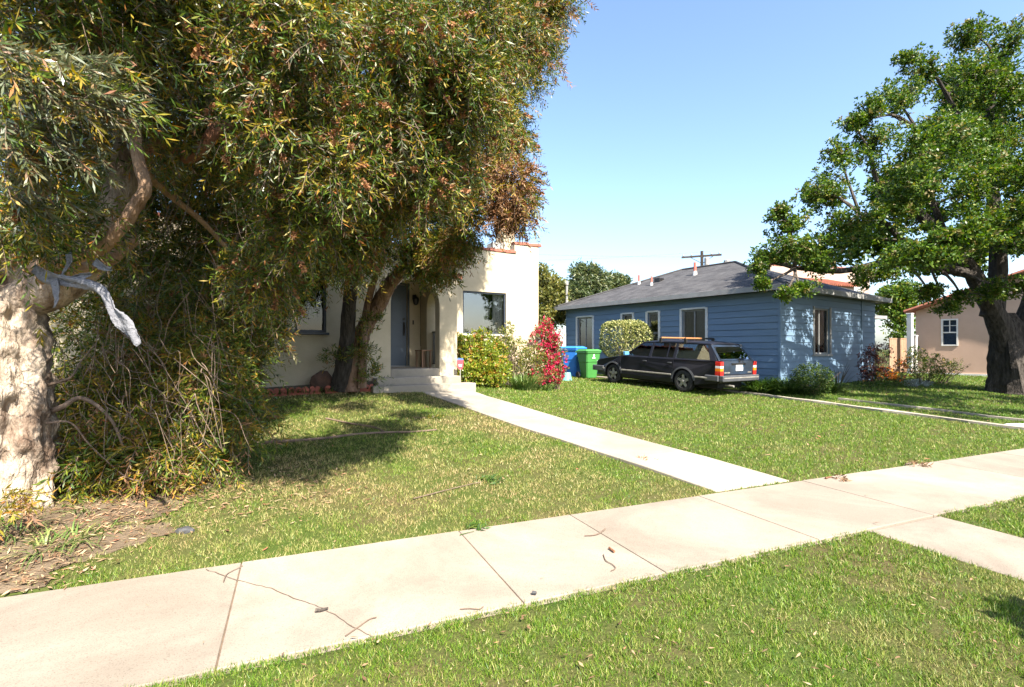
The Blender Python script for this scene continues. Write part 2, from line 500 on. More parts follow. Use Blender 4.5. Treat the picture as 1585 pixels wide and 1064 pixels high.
# driveway wheel strips
DD = nrm(np.array([-0.565, 0.825]))
DN = np.array([DD[1], -DD[0]])
STRIPS = []
def drive_strip(p0, length, wd):
    m = MB(); p0 = np.array(p0); nseg = int(length / 0.5); vsl = []
    for i in range(nseg + 1):
        for sgn in (-1, 1):
            wob = wd / 2 + 0.035 * math.sin(i * 1.7 + sgn) + 0.02 * math.sin(i * 4.1)
            q = p0 + DD * 0.5 * i + DN * sgn * wob
            vsl.append((q[0], q[1], g(*q) + 0.028))
    fs = [(2 * i, 2 * i + 1, 2 * i + 3, 2 * i + 2) for i in range(nseg)]
    m.add(vsl, fs); STRIPS.append((p0, length, wd))
    return tag(m.build('driveway_strip', [M['concrete2']], solid=0.05), kind='structure')
drive_strip((9.95, 9.62), 15.5, 0.17)
drive_strip((11.0, 10.35), 4.0, 0.07)

# kerb and street behind the camera
mb = MB(); slab(mb, -60, 80, 0.14, 0.30, -0.3, 0.0)
tag(mb.build('kerb', [M['concrete']], bevel=0.02), kind='structure')
mb = MB(); slab(mb, -200, 200, -11, 0.14, -0.3, -0.13)
tag(mb.build('road', [M['asphalt']]), kind='structure')

# ------------------------------------------------------------------ wall helper
def wall(m, x0, x1, z0, z1, y, holes=(), out=-1, reveal=0.12, mi=0, course=0.0, lap=0.022, ax='x'):
    """wall sheet in local x-z at y, facing out*y; holes (xa, xb, za, zb); clapboards when course > 0"""
    def pt(a, dy, z):
        return (a, y + dy, z) if ax == 'x' else (y + dy, a, z)
    zs = {z0, z1}
    if course:
        k = z0
        while k < z1 - 1e-4:
            zs.add(round(k, 4)); zs.add(round(min(k + 0.016, z1), 4)); k += course
    for h in holes: zs |= {h[2], h[3]}
    zs = sorted(zs)
    xs = sorted({x0, x1} | {h[0] for h in holes} | {h[1] for h in holes})
    def off(z, top, groove=False):
        if not course: return 0.0
        q = (z - z0) / course
        fr = q - math.floor(q + 1e-6)
        if top and fr < 1e-3: fr = 1.0
        if groove: return -out * 0.010
        return out * lap * (1 - fr)
    for a, b in zip(zs[:-1], zs[1:]):
        if b - a < 1e-4: continue
        for c, d in zip(xs[:-1], xs[1:]):
            xm, zm = (c + d) / 2, (a + b) / 2
            if any(h[0] < xm < h[1] and h[2] < zm < h[3] for h in holes): continue
            fa = ((a - z0) / course) % 1.0 if course else .5
            gr_ = course and b - a < 0.0165 and (fa < 1e-3 or fa > .999)
            ob, ot = off(a, False, gr_), off(b, True, gr_)
            m.add([pt(c, ob, a), pt(d, ob, a), pt(d, ot, b), pt(c, ot, b)], [(0, 1, 2, 3)], mi)
            if course and not gr_ and abs(ob) > lap * 0.85:
                m.add([pt(c, -out * .01, a), pt(d, -out * .01, a), pt(d, ob, a), pt(c, ob, a)], [(0, 1, 2, 3)], mi)
    r = -out * reveal
    for h in holes:
        for (a, b, c, d) in ((h[0], h[2], h[0], h[3]), (h[1], h[2], h[1], h[3]), (h[0], h[2], h[1], h[2]), (h[0], h[3], h[1], h[3])):
            m.add([pt(a, 0, b), pt(c, 0, d), pt(c, r, d), pt(a, r, b)], [(0, 1, 2, 3)], mi)

def window_unit(parent, x0, x1, z0, z1, y, fm, out=-1, fw=0.05, ax='x', mull=None, muntins=None, name='window', pane=None, proud=0.0, sash=None, extra=None, room=True):
    """frame with panes; sits y..y+depth inwards"""
    def bx(m, a0, a1, d0, d1, c0, c1, mi=0):
        ya, yb = sorted((y + d0 * -out, y + d1 * -out))
        if ax == 'x': m.box(a0, a1, ya, yb, c0, c1, mi)
        else: m.box(ya, yb, a0, a1, c0, c1, mi)
    f = MB(); p = -proud
    bx(f, x0, x0 + fw, p, .05, z0, z1); bx(f, x1 - fw, x1, p, .05, z0, z1)
    bx(f, x0 + fw, x1 - fw, p, .05, z0, z0 + fw); bx(f, x0 + fw, x1 - fw, p, .05, z1 - fw, z1)
    for q in (mull or []): bx(f, q - fw * .35, q + fw * .35, p + .006, .045, z0 + fw, z1 - fw)
    for q in (sash or []): bx(f, x0 + fw, x1 - fw, p + .004, .047, q - fw * .45, q + fw * .45)
    for (a0, a1, c0, c1) in (muntins or []): bx(f, a0, a1, p + .012, .035, c0, c1)
    fo = f.build(name, fm, parent, bevel=0.004)
    q = MB(); bx(q, x0 + fw * .8, x1 - fw * .8, .028, .034, z0 + fw * .8, z1 - fw * .8)
    q.build('pane', pane or M['glass'], fo)
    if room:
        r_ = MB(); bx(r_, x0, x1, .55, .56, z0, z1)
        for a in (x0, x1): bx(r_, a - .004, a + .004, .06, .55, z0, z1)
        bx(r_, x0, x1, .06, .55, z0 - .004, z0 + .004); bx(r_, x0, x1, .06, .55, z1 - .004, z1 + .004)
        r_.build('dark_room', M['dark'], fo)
    return fo

# ------------------------------------------------------------------ cream house
CH = empty('cream_house', (-1.313, 12.2, 0), R(31), 'cream stucco bungalow with arched entry porch, clay tile coping and blue-grey front door', 'house')
S = M['stucco']
m = MB()
PF = 1.14     # porch floor
def arch(a0, a1, zs, zt, n=14):
    c = (a0 + a1) / 2; h = (a1 - a0) / 2
    return [(c + h * math.cos(math.pi * k / n), zs + (zt - zs) * math.sin(math.pi * k / n)) for k in range(n + 1)]
# porch front with the arch (an n-shaped outline)
ar = arch(-1.62, -0.448, 2.62, 3.21)
outl = [(0, 0.3), (0, 3.27), (-1.15, 3.86), (-2.45, 3.9), (-2.45, 0.3), (-1.62, 0.3)] + ar[::-1] + [(-0.448, 0.3)]
m.prism([(a, 0, z) for a, z in outl], (0, 0.27, 0))
# side wall of the porch with its own arch
a2 = arch(0.40, 0.98, 2.55, 2.98)
outl = [(0.272, 0.3), (0.272, 3.3), (1.40, 3.3), (1.40, 0.3), (0.98, 0.3), (0.98, PF + .02)] + a2[1:][:0]
outl = [(0.272, 0.3), (0.272, 3.3), (1.40, 3.3), (1.40, 0.3), (0.98, 0.3)] + [(b, z) for b, z in a2] + [(0.40, 0.3)]
m.prism([(-0.38, b, z) for b, z in outl], (0.376, 0, 0))
wall(m, -2.446, -0.385, 0.4, 3.5, 1.42, [(-1.66, -0.74, PF, 3.22)], reveal=0.10)
m.box(-2.44, -1.76, 0.275, 1.41, 0.4, 3.36)             # left porch cheek
m.box(-2.44, -0.02, 0.275, 1.45, 3.36, 3.48)            # porch ceiling and roof deck
# left wing, right wing
wall(m, -9.0, -2.452, 0.4, 3.9, 0.0, [(-4.15, -2.99, 1.94, 3.1)])
m.box(-9.0, -2.452, 0.0, 0.25, 3.9, 3.97)
wall(m, 0.0, 3.15, 0.3, 4.28, 1.2, [(0.725, 2.06, 2.0, 3.15)])
m.box(0.0, 2.34, 1.2, 1.42, 4.28, 4.285)
m.box(2.34, 3.15, 1.2, 1.46, 4.281, 4.55)
wall(m, 1.2, 11.0, 0.3, 4.28, 3.15, out=1, ax='y')
wall(m, 1.2, 11.0, 0.3, 4.28, -9.0, out=-1, ax='y')
wall(m, -9.0, 3.15, 0.3, 4.28, 11.0, out=1)
m.box(-8.98, 3.13, 1.46, 10.98, 3.95, 4.0)              # flat roof
m.box(-8.98, -0.02, 0.27, 1.46, 3.55, 3.6)
m.build('wall', S, CH)
# steps: porch slab and two wide steps
m = MB()
m.box(-1.615, -0.452, 0.004, 1.41, 0.4, PF)
m.box(-2.03, -0.06, -0.36, -0.003, 0.3, 0.97)
m.box(-2.22, 0.14, -0.73, -0.363, 0.3, 0.82)
m.box(-0.452, -0.38, 0.39, 0.99, 0.4, PF - 0.004)
m.build('front_steps', M['concrete2'], CH, bevel=0.018)
# door
m = MB(); m.box(-1.66, -0.74, 1.47, 1.515, PF + .03, 3.22)
dr = m.build('door', M['door'], CH, bevel=0.004)
m = MB()
for x0, x1 in ((-1.55, -1.26), (-1.14, -0.86)):
    pts = [(x0, PF + .5), (x1, PF + .5)] + [(p[0], p[1]) for p in arch(x0, x1, 2.82, 3.0, 8)]
    m.prism([(a, 1.462, z) for a, z in pts], (0, .007, 0))
    q = [(x0 + .025, PF + .525), (x1 - .025, PF + .525)] + [(p[0], p[1]) for p in arch(x0 + .025, x1 - .025, 2.82, 2.975, 8)]
    m.prism([(a, 1.456, z) for a, z in q], (0, .005, 0))
m.build('door_panel', M['door'], dr, bevel=0.003)
m = MB()
m.box(-0.735, -0.68, 1.40, 1.49, PF, 3.27); m.box(-1.72, -1.665, 1.40, 1.49, PF, 3.27); m.box(-1.665, -0.735, 1.40, 1.49, 3.222, 3.27)
m.build('door_frame', M['darkframe'], dr, bevel=0.005)
m = MB(); m.box(-0.835, -0.785, 1.45, 1.468, 1.93, 2.28)
m.tube([(-0.81, 1.45, 2.25), (-0.81, 1.40, 2.20), (-0.81, 1.40, 2.02), (-0.81, 1.45, 1.97)], 0.014, 6)
m.lathe([(0.034, 0), (0.034, .02), (.0, .02)], 12, (-0.81, 1.465, 2.36), mx=Matrix.Rotation(R(90), 4, 'X'))
m.build('handle', M['black'], dr)
m = MB(); m.box(-1.70, -0.70, 1.30, 1.47, PF - 0.001, PF + .03)
m.build('threshold', M['trim'], dr, bevel=0.005)
# porch lamp, bell, railing
m = MB()
m.box(-0.60, -0.50, 1.39, 1.417, 2.86, 2.98)
m.tube([(-0.55, 1.40, 2.95), (-0.55, 1.33, 2.98), (-0.55, 1.30, 2.93)], 0.012, 6)
m.lathe([(.02, .06), (.07, .03), (.085, -.02), (.06, -.12), (.03, -.16), (.0, -.165)], 12, (-0.55, 1.30, 2.87))
m.build('porch_lamp', M['black'], CH)
m = MB(); m.box(-0.60, -0.56, 1.405, 1.418, 2.22, 2.33); m.build('doorbell', M['black'], CH, bevel=.004)
m = MB()
m.box(-0.235, -0.195, 0.405, 0.975, 2.00, 2.035); m.box(-0.23, -0.20, 0.405, 0.975, PF + .07, PF + .095)
for k in range(8):
    y = 0.43 + k * 0.075; m.box(-0.224, -0.206, y - .009, y + .009, PF + .095, 2.0)
m.build('railing', M['black'], CH)
# windows
wf = window_unit(CH, 0.725, 2.06, 2.0, 3.15, 1.23, M['darkframe'], fw=0.045, room=False)
m = MB()
def drape(x0, x1, z0, z1, y, folds, taper=0.0):
    vs = []; n = folds * 6
    for i in range(n + 1):
        t = i / n
        for zz in range(5):
            s = zz / 4
            x = x0 + (x1 - x0) * t; x = x1 + (x - x1) * (1 - taper * math.sin(math.pi * s * 0.5) * 0.5) if taper else x
            vs.append((x, y + 0.035 * math.sin(2 * math.pi * folds * t) * (0.6 + .4 * s), z1 + (z0 - z1) * s))
    m.add(vs, [(i * 5 + k, (i + 1) * 5 + k, (i + 1) * 5 + k + 1, i * 5 + k + 1) for i in range(n) for k in range(4)])
drape(1.72, 2.04, 2.02, 3.14, 1.36, 5)
m.build('curtain', M['curtain'], wf, smooth=True); m = MB()
m.add([(0.77, 1.36, 2.03), (0.89, 1.36, 2.03), (0.80, 1.38, 2.42), (0.77, 1.38, 2.5)], [(0, 1, 2, 3)])
m.build('curtain', M['curtain'], wf)

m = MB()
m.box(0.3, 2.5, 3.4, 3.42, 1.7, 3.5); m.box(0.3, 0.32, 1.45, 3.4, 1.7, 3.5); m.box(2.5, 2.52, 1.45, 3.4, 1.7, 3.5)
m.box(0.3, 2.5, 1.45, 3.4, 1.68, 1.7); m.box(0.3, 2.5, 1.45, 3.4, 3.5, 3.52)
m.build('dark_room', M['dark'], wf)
m = MB(); m.box(0.66, 2.12, 1.13, 1.24, 1.94, 1.995); m.build('window_sill', M['white'], wf, bevel=.008)
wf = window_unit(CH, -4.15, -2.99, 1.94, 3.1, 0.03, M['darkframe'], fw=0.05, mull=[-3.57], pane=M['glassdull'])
m = MB(); m.box(-4.2, -2.94, -0.06, 0.04, 1.885, 1.936); m.build('window_sill', M['darkframe'], wf, bevel=.008)
# clay tile coping: one half barrel after another
def tiles(m, a, b, r=0.10, step=0.33, tilt=0.02):
    a, b = Vector(a), Vector(b); n = max(1, round((b - a).length / step)); d = (b - a) / n
    side = d.cross(Vector((0, 0, 1))).normalized(); up = side.cross(d).normalized()
    for k in range(n):
        p0 = a + d * k; p1 = a + d * (k + 1.12)
        rr = r * random.uniform(.94, 1.06); vs = []
        for p, q, lift in ((p0, rr * .88, 0.0), (p1, rr, tilt)):
            for j in range(9):
                an = math.pi * j / 8
                vs.append(p + side * (math.cos(an) * q) + up * (math.sin(an) * q * .8 + lift))
        fs = [(j, j + 1, j + 10, j + 9) for j in range(8)] + [tuple(range(9)), tuple(range(17, 8, -1))]
        m.add(vs, fs, random.choice((0, 0, 1)))
M['clay2'] = mat('clay_tile_orange', (0.30, 0.105, 0.055), 0.75, (0.2, 0.068, 0.04), 6)
for run in (((0.0, 1.30, 4.285), (2.34, 1.30, 4.285), 0.13, .33), ((2.34, 1.30, 4.55), (3.2, 1.30, 4.55), 0.13, 0.43), ((2.36, 1.28, 4.56), (2.36, 1.28, 4.27), 0.10, .33),
            ((3.13, 1.6, 4.285), (3.13, 10.9, 4.285), .13, .33), ((-1.15, 0.135, 3.865), (0.07, 0.135, 3.27), 0.125, 0.4), ((-2.45, 0.135, 3.905), (-1.15, 0.135, 3.87), 0.125, 0.4), ((-9.0, 0.12, 3.975), (-2.45, 0.12, 3.975), 0.13, .33)):
    m = MB(); tiles(m, *run); m.build('tile_coping', [M['clay'], M['clay2']], CH)
m = MB(); m.box(2.72, 3.12, 2.45, 3.0, 3.9, 5.6); m.box(2.68, 3.16, 2.41, 3.04, 5.6, 5.7)
ck = m.build('chimney', M['stucco'], CH, bevel=.015)
m = MB(); m.box(2.36, 2.718, 2.5, 2.9, 3.95, 4.85); m.build('chimney_base', M['trim'], ck, bevel=.01)

# ------------------------------------------------------------------ blue house
BH = empty('blue_house', (8.17, 15.56, 0), R(35.5), 'blue clapboard one-storey house with grey shingle hip roof beside the driveway', 'house')
def siding_mat():
    m = mat('blue_siding', (0.138, 0.212, 0.295), 0.55, (0.112, 0.176, 0.252), 1.2, 7, 0.12, 30, stretch=(0.5, 0.5, 2.5))
    return m
M['siding'] = siding_mat()
m = MB()
W_, T_ = 7.2, 9.72
ZB, ZT = 0.15, 3.38
LW = [(8.05, 9.0, 1.42, 2.98), (5.82, 6.34, 1.9, 2.98), (4.55, 5.05, 1.62, 2.98), (2.55, 3.5, 1.45, 2.98)]
wall(m, 0.0, T_, ZB, ZT, 0.0, LW, out=-1, course=0.205, ax='y', reveal=0.09)
FW = [(2.2, 3.32, 1.42, 2.95)]
wall(m, 0.0, W_, ZB, ZT, 0.0, FW, out=-1, course=0.205, ax='x', reveal=0.07)
wall(m, 0.0, T_, ZB, ZT, W_, out=1, course=0.205, ax='y')
wall(m, 0.0, W_, ZB, ZT, T_, out=1, course=0.205, ax='x')
m.build('wall', M['siding'], BH)
for q in ((-0.035, 0.04, -0.035, 0.04), (-0.035, 0.03, T_ - .04, T_ + .035), (5.90, 5.965, -0.036, 0.03)):
    m = MB(); m.box(*q, ZB, ZT); m.build('corner_board', M['siding'], BH, bevel=.006)
for (a, b, c, d) in LW:
    wide = b - a > 0.6
    f = window_unit(BH, a - .0, b, c, d, 0.05, M['trim'], ax='y', fw=0.055, mull=[(a + b) / 2] if wide else None, sash=None if wide else [(c + d) / 2 - .1])
    t = MB()
    t.box(-.04, .05, a - .09, a - .002, c - .05, d + .05); t.box(-.04, .05, b + .002, b + .09, c - .05, d + .05); t.box(-.04, .05, a - .002, b + .002, d + .002, d + .07)
    t.box(-.07, .06, a - .10, b + .10, c - .07, c - .002)
    t.build('window_frame', M['white'], f, bevel=.006)
    if wide:
        t = MB(); t.add([(0.20, (a + b) / 2 - .03 if False else a + .05, c + .05), (0.20, (a + b) / 2, c + .05), (0.20, (a + b) / 2, d - .05), (0.20, a + .05, d - .05)], [(0, 1, 2, 3)])
        t.build('blind', mat('window_blind', (0.32, 0.29, 0.26), 0.9, (0.26, 0.235, 0.21), 3), f)
a, b, c, d = FW[0]
f = window_unit(BH, a, b, c, d, 0.04, M['trim'], ax='x', fw=0.05, mull=[a + .48])
t = MB(); t.box(a - .09, a - .002, -.04, .05, c - .05, d + .05); t.box(b + .002, b + .09, -.04, .05, c - .05, d + .05); t.box(a - .11, b + .11, -.07, .06, c - .07, c - .002)
t.build('window_frame', M['trim'], f, bevel=.006)
t = MB()
for k in range(38):
    z = c + .08 + k * .037
    t.add([(a + .52, .14, z), (b - .07, .14, z), (b - .07, .165, z + .02), (a + .52, .165, z + .02)], [(0, 1, 2, 3)])
t.build('blind', mat('pale_blind', (0.5, 0.48, 0.45), 0.8), f)
# hip roof
def shingle_mat():
    m = mat('grey_shingles', (0.088, 0.087, 0.088), 0.9, (0.053, 0.052, 0.054), 2.2, 8, 0.5, 26, bdist=0.02, spec=0.15)
    N, L, b = nodes(m)
    tc = N.new('ShaderNodeTexCoord')
    br = N.new('ShaderNodeTexBrick'); br.inputs['Scale'].default_value = 1.0
    br.inputs['Brick Width'].default_value = 0.32; br.inputs['Row Height'].default_value = 0.055; br.inputs['Mortar Size'].default_value = 0.006
    br.inputs['Color1'].default_value = (1.12, 1.1, 1.1, 1); br.inputs['Color2'].default_value = (0.72, 0.72, 0.74, 1); br.inputs['Mortar'].default_value = (0.45, 0.45, 0.45, 1)
    sx = N.new('ShaderNodeSeparateXYZ'); cb = N.new('ShaderNodeCombineXYZ'); ad = N.new('ShaderNodeMath')
    L.new(tc.outputs['Object'], sx.inputs[0]); L.new(sx.outputs[0], ad.inputs[0]); L.new(sx.outputs[1], ad.inputs[1])
    L.new(ad.outputs[0], cb.inputs[0]); L.new(sx.outputs[2], cb.inputs[1]); L.new(cb.outputs[0], br.inputs['Vector'])
    mx = N.new('ShaderNodeMix'); mx.data_type = 'RGBA'; mx.blend_type = 'MULTIPLY'; mx.inputs['Factor'].default_value = 0.85
    src = b.inputs['Base Color'].links[0].from_socket
    L.new(src, mx.inputs[6]); L.new(br.outputs['Color'], mx.inputs[7]); L.new(mx.outputs[2], b.inputs['Base Color'])
    return m
M['shingle'] = shingle_mat()
ov = 0.42; ez = 3.50; pitch = 0.395
def hip(m, x0, x1, y0, y1, ez, pitch, th=0.05):
    hw = (x1 - x0) / 2; rz = ez + hw * pitch; c = (x0 + x1) / 2
    A, B, C, D = (x0, y0, ez), (x1, y0, ez), (x1, y1, ez), (x0, y1, ez)
    E, Fp = (c, y0 + hw, rz), (c, y1 - hw, rz)
    m.add([A, B, C, D, E, Fp], [(0, 1, 4), (1, 2, 5, 4), (2, 3, 5), (3, 0, 4, 5)])
    lo = [(p[0], p[1], ez - .02) for p in (A, B, C, D)]
    m.add(lo, [(3, 2, 1, 0)])
m = MB(); hip(m, -ov, W_ + ov, -ov, T_ + ov, ez, pitch)
m.tube([(-ov, -ov, ez + .01), (W_ / 2, W_ / 2, ez + (W_ / 2 + ov) * pitch + .015)], .05, 6)
m.tube([(-ov, T_ + ov, ez + .01), (W_ / 2, T_ - W_ / 2, ez + (W_ / 2 + ov) * pitch + .015), (W_ / 2, W_ / 2, ez + (W_ / 2 + ov) * pitch + .015)], .05, 6)
rf = m.build('roof', M['shingle'], BH)
m = MB()
m.box(-ov - .025, -ov, -ov - .025, T_ + ov + .025, ez - .14, ez + .02); m.box(-ov, W_ + ov, -ov - .025, -ov, ez - .14, ez + .02)
m.box(W_ + ov, W_ + ov + .025, -ov, T_ + ov, ez - .14, ez + .02)
m.box(-ov, W_ + ov, -ov, T_ + ov, ez - .10, ez - .075)
m.build('fascia', M['trim'], rf)
def roofz(x, y):
    return ez + min(x + ov, W_ + ov - x, y + ov, T_ + ov - y) * pitch
M['redpipe'] = mat('red_vent_pipe', (0.50, 0.13, 0.09), 0.6, (0.4, 0.1, 0.07), 6)
def vent(x, y, h, r, mats, cap=False, name='roof_vent'):
    m = MB(); z = roofz(x, y)
    m.lathe([(r * 1.7, -.1), (r * 1.25, .12), (r * 1.2, h * .28)], 10, (x, y, z), 1)
    m.lathe([(r, h * .28), (r, h)], 10, (x, y, z), 0)
    if cap: m.lathe([(r * 1.5, h), (r * 1.6, h + .05), (r * 1.5, h + .18), (0, h + .22)], 10, (x, y, z), 0)
    return m.build(name, mats, BH, smooth=False)
vent(2.0, 7.2, 0.40, 0.045, [M['redpipe'], M['white']])
vent(1.5, 6.1, 0.38, 0.04, [M['redpipe'], M['white']])
vent(2.35, 4.6, 0.50, 0.06, [M['redpipe'], M['white']])
m = MB(); m.box(1.9, 2.2, 6.0, 6.3, roofz(2.05, 6.15) - .08, roofz(2.05, 6.15) + .13); m.build('roof_vent', M['black'], BH, bevel=.02)
vent(4.3, 4.4, 0.35, 0.09, [M['trim'], M['trim']], True)
vent(0.15, 9.9, 0.95, 0.055, [M['trim'], M['trim']], True)
# small satellite: meter box and hose bib on the long wall
m = MB(); m.box(-.16, -.022, 1.2, 1.5, 1.3, 1.75); m.build('meter_box', M['trim'], BH, bevel=.02)

# ------------------------------------------------------------------ neighbouring buildings on the right
PHo = empty('pink_house', (18.98, 24.0, 0), R(35.5), 'pink stucco house with white grid windows and red tile eave behind the big tree', 'house')
m = MB()
PW = [(-1.55, -.95, 1.72, 2.94), (-3.9, -3.3, 1.72, 2.94)]
wall(m, -9.0, 0.0, 0.2, 3.45, 0.0, [(y0, y1, a, b) for (y0, y1, a, b) in PW], out=-1, ax='y')
wall(m, 0.0, 8.0, 0.2, 3.45, 0.0, out=1)
wall(m, 0.0, 8.0, 0.2, 3.45, -9.0, out=-1)
wall(m, -9.0, 0.0, 0.2, 3.45, 8.0, out=1, ax='y')
m.add([(0, -9, 3.45), (0, 0, 3.45), (0, -4.5, 5.0)], [(0, 1, 2)]); m.add([(8, -9, 3.45), (8, 0, 3.45), (8, -4.5, 5.0)], [(2, 1, 0)])
m.build('wall', M['pink'], PHo)
m = MB(); m.box(-.06, 0.02, -9.0, 0.0, 0.15, 0.50); m.build('plinth', M['white'], PHo)
for (a, b, c, d) in PW:
    mid = (c + d) / 2
    window_unit(PHo, a, b, c, d, 0.02, M['white'], ax='y', fw=0.06, sash=[mid], proud=.05,
                muntins=[((a + b) / 2 - .012, (a + b) / 2 + .012, mid, d - .05), (a + .06, b - .06, (mid + d) / 2 - .012, (mid + d) / 2 + .012)])
m = MB()
def tileslope(m, A, B, C, D, n, r=.10):
    A, B, C, D = map(Vector, (A, B, C, D))
    nrm_ = (B - A).cross(D - A).normalized()
    m.add([A, B, C, D], [(0, 1, 2, 3)])
    for k in range(n + 1):
        t = k / n
        m.tube([A.lerp(B, t) + nrm_ * .02, D.lerp(C, t) + nrm_ * .02], r, 6, random.choice((0, 0, 1)))
cm = [M['clay'], bpy.data.materials['clay_tile_orange']]
tileslope(m, (-.3, .35, 3.34), (8.3, .35, 3.34), (8.3, -4.5, 5.05), (-.3, -4.5, 5.05), 28)
tileslope(m, (-.3, -9.35, 3.34), (8.3, -9.35, 3.34), (8.3, -4.5, 5.05), (-.3, -4.5, 5.05), 28)
m.build('roof', cm, PHo)

WG = empty('white_garage', (18.0, 26.6, 0), R(24), 'small white garage with grey roof between the blue house and wooden gate', 'garage')
m = MB()
wall(m, -3.0, 1.35, 0.3, 3.3, 0.0); wall(m, 0.0, 6.0, 0.3, 3.3, 1.35, out=1, ax='y'); wall(m, 0.0, 6.0, 0.3, 3.3, -3.0, ax='y'); wall(m, -3.0, 1.35, 0.3, 3.3, 6.0, out=1)
m.build('wall', M['white'], WG)
m = MB(); hip(m, -3.4, 1.75, -.4, 6.4, 3.3, .32); gr = m.build('roof', M['shingle'], WG)
m = MB(); m.box(-3.4, 1.75, -.43, -.4, 3.17, 3.33); m.box(1.75, 1.78, -.43, 6.4, 3.17, 3.33); m.build('fascia', M['trim'], gr)

# two-storey tan house with tiled roofs far behind
M['tan2'] = mat('tan_wall', (0.36, 0.27, 0.21), .9, (.30, .225, .175), 1.2)
TH = empty('tan_house', (22.0, 38.0, 0), R(20), 'tall tan stucco house with stepped red tile roofs far behind the blue house', 'house')
m = MB()
wall(m, -3.6, 6.6, 0.3, 7.6, 0.0, [(3.9, 4.8, 5.6, 6.7)]); wall(m, 0, 9, .3, 7.6, 6.6, out=1, ax='y'); wall(m, 0, 9, .3, 7.6, -3.6, ax='y')
m.box(-3.55, 6.55, 0.01, 9, 7.4, 7.5)
m.build('wall', M['tan2'], TH)
m = MB(); m.box(1.9, 3.5, -1.6, -.01, 0.3, 6.35); m.box(1.95, 2.6, -1.65, -1.605, 5.6, 6.1); m.build('front_wing', M['white'], TH)
m = MB(); m.box(-2.4, 1.89, -2.2, -.01, 0.3, 6.1); m.build('porch_wing', M['tan2'], TH)
window_unit(TH, 3.9, 4.8, 5.6, 6.7, 0.03, M['white'], fw=.06)
m = MB()
tiles(m, (-3.7, 0.1, 7.6), (1.4, 0.1, 7.6), .13, .4); tiles(m, (1.4, .1, 7.78), (4.4, .1, 7.78), .13, .4); tiles(m, (4.4, 0.1, 7.6), (6.7, 0.1, 7.6), .13, .4)
tileslope(m, (-2.7, -2.5, 6.05), (1.95, -2.5, 6.05), (1.95, -.02, 6.75), (-2.7, -.02, 6.75), 22, .10)
tiles(m, (1.85, -1.5, 6.36), (3.6, -1.5, 6.36), .12, .4)
m.build('roof', cm, TH)
m = MB(); m.box(1.4, 4.4, .02, .25, 7.602, 7.76); m.build('parapet', M['tan2'], TH)

# wooden gate and white posts
GT = empty('wooden_gate', tuple(G(1391, 23.6)), R(12), 'brown vertical board gate between the white garage and the white arbour post', 'gate')
m = MB()
for k in range(9):
    x = -.5 + k * .112; m.box(x, x + .106, 0, .022 + .004 * (k % 2), .05, 1.56 + .01 * (k % 3))
m.build('boards', M['wood'], GT)
for y0, y1, z0, z1 in ((.03, .07, .3, .4), (.03, .07, 1.2, 1.3), (-.01, .06, 1.575, 1.62)):
    m = MB(); m.box(-.52, .53, y0, y1, z0, z1); m.build('gate_rail', M['wood'], GT)
def post(px, d, h, wd, label):
    t = empty('white_post', tuple(G(px, d, -.05)), R(30), label, 'post')
    m = MB(); m.box(-wd / 2, wd / 2, -wd / 2, wd / 2, 0, h); m.box(-wd * .62, wd * .62, -wd * .62, wd * .62, h, h + .05)
    m.build('shaft', M['white'], t, bevel=.01)
    return t
post(1408.5, 23.2, 2.75, .19, 'tall white arbour post at the right side of the wooden gate')
post(1416, 23.5, 1.75, .16, 'short white fence post against the corner of the pink house')
# utility pole with crossarm
UPl = empty('utility_pole', tuple(P(1086.5, 0, 46).xy) + (0.3,), R(-24), 'brown wooden utility pole crossarm rising behind the grey roof', 'utility pole')
m = MB(); m.tube([(0, 0, 0), (0, 0, 10.1)], [.17, .13], 10); m.build('pole', M['barkdark'], UPl)
m = MB()
m.box(-1.75, 1.65, -.13, -.02, 9.55, 9.72)
m.tube([(0.05, -.1, 8.95), (-.95, -.1, 9.56)], .03, 5); m.tube([(0.05, -.1, 8.95), (.95, -.1, 9.56)], .03, 5)
am = m.build('crossarm', M['barkdark'], UPl)
for x in (-1.6, -.9, .8, 1.45):
    m = MB(); m.lathe([(.05, 0), (.07, .06), (.05, .12), (.06, .16), (0, .2)], 8, (x, -.07, 9.72)); m.build('insulator', M['trim'], am)
m = MB(); m.lathe([(.2, 0), (.22, .1), (.22, .7), (.15, .8)], 10, (.42, -.1, 8.7)); m.build('transformer', M['trim'], UPl)
# wires
def wire(a, b, sag, label, r=.012):
    a, b = Vector(a), Vector(b); m = MB()
    pts = [a.lerp(b, t / 16) - Vector((0, 0, sag * 4 * (t / 16) * (1 - t / 16))) for t in range(17)]
    m.tube(pts, r, 4, cap=False)
    o = m.build('power_line', M['trim'])
    return tag(o, label, 'power line', 'power lines across the pale sky')
wire(P(1068, 398, 45.6), P(300, 350, 60), .9, 'upper of the thin power lines left of the utility pole')
wire(P(1106, 388.5, 46.6), P(300, 372, 60), 1.6, 'lower of the thin power lines left of the utility pole')
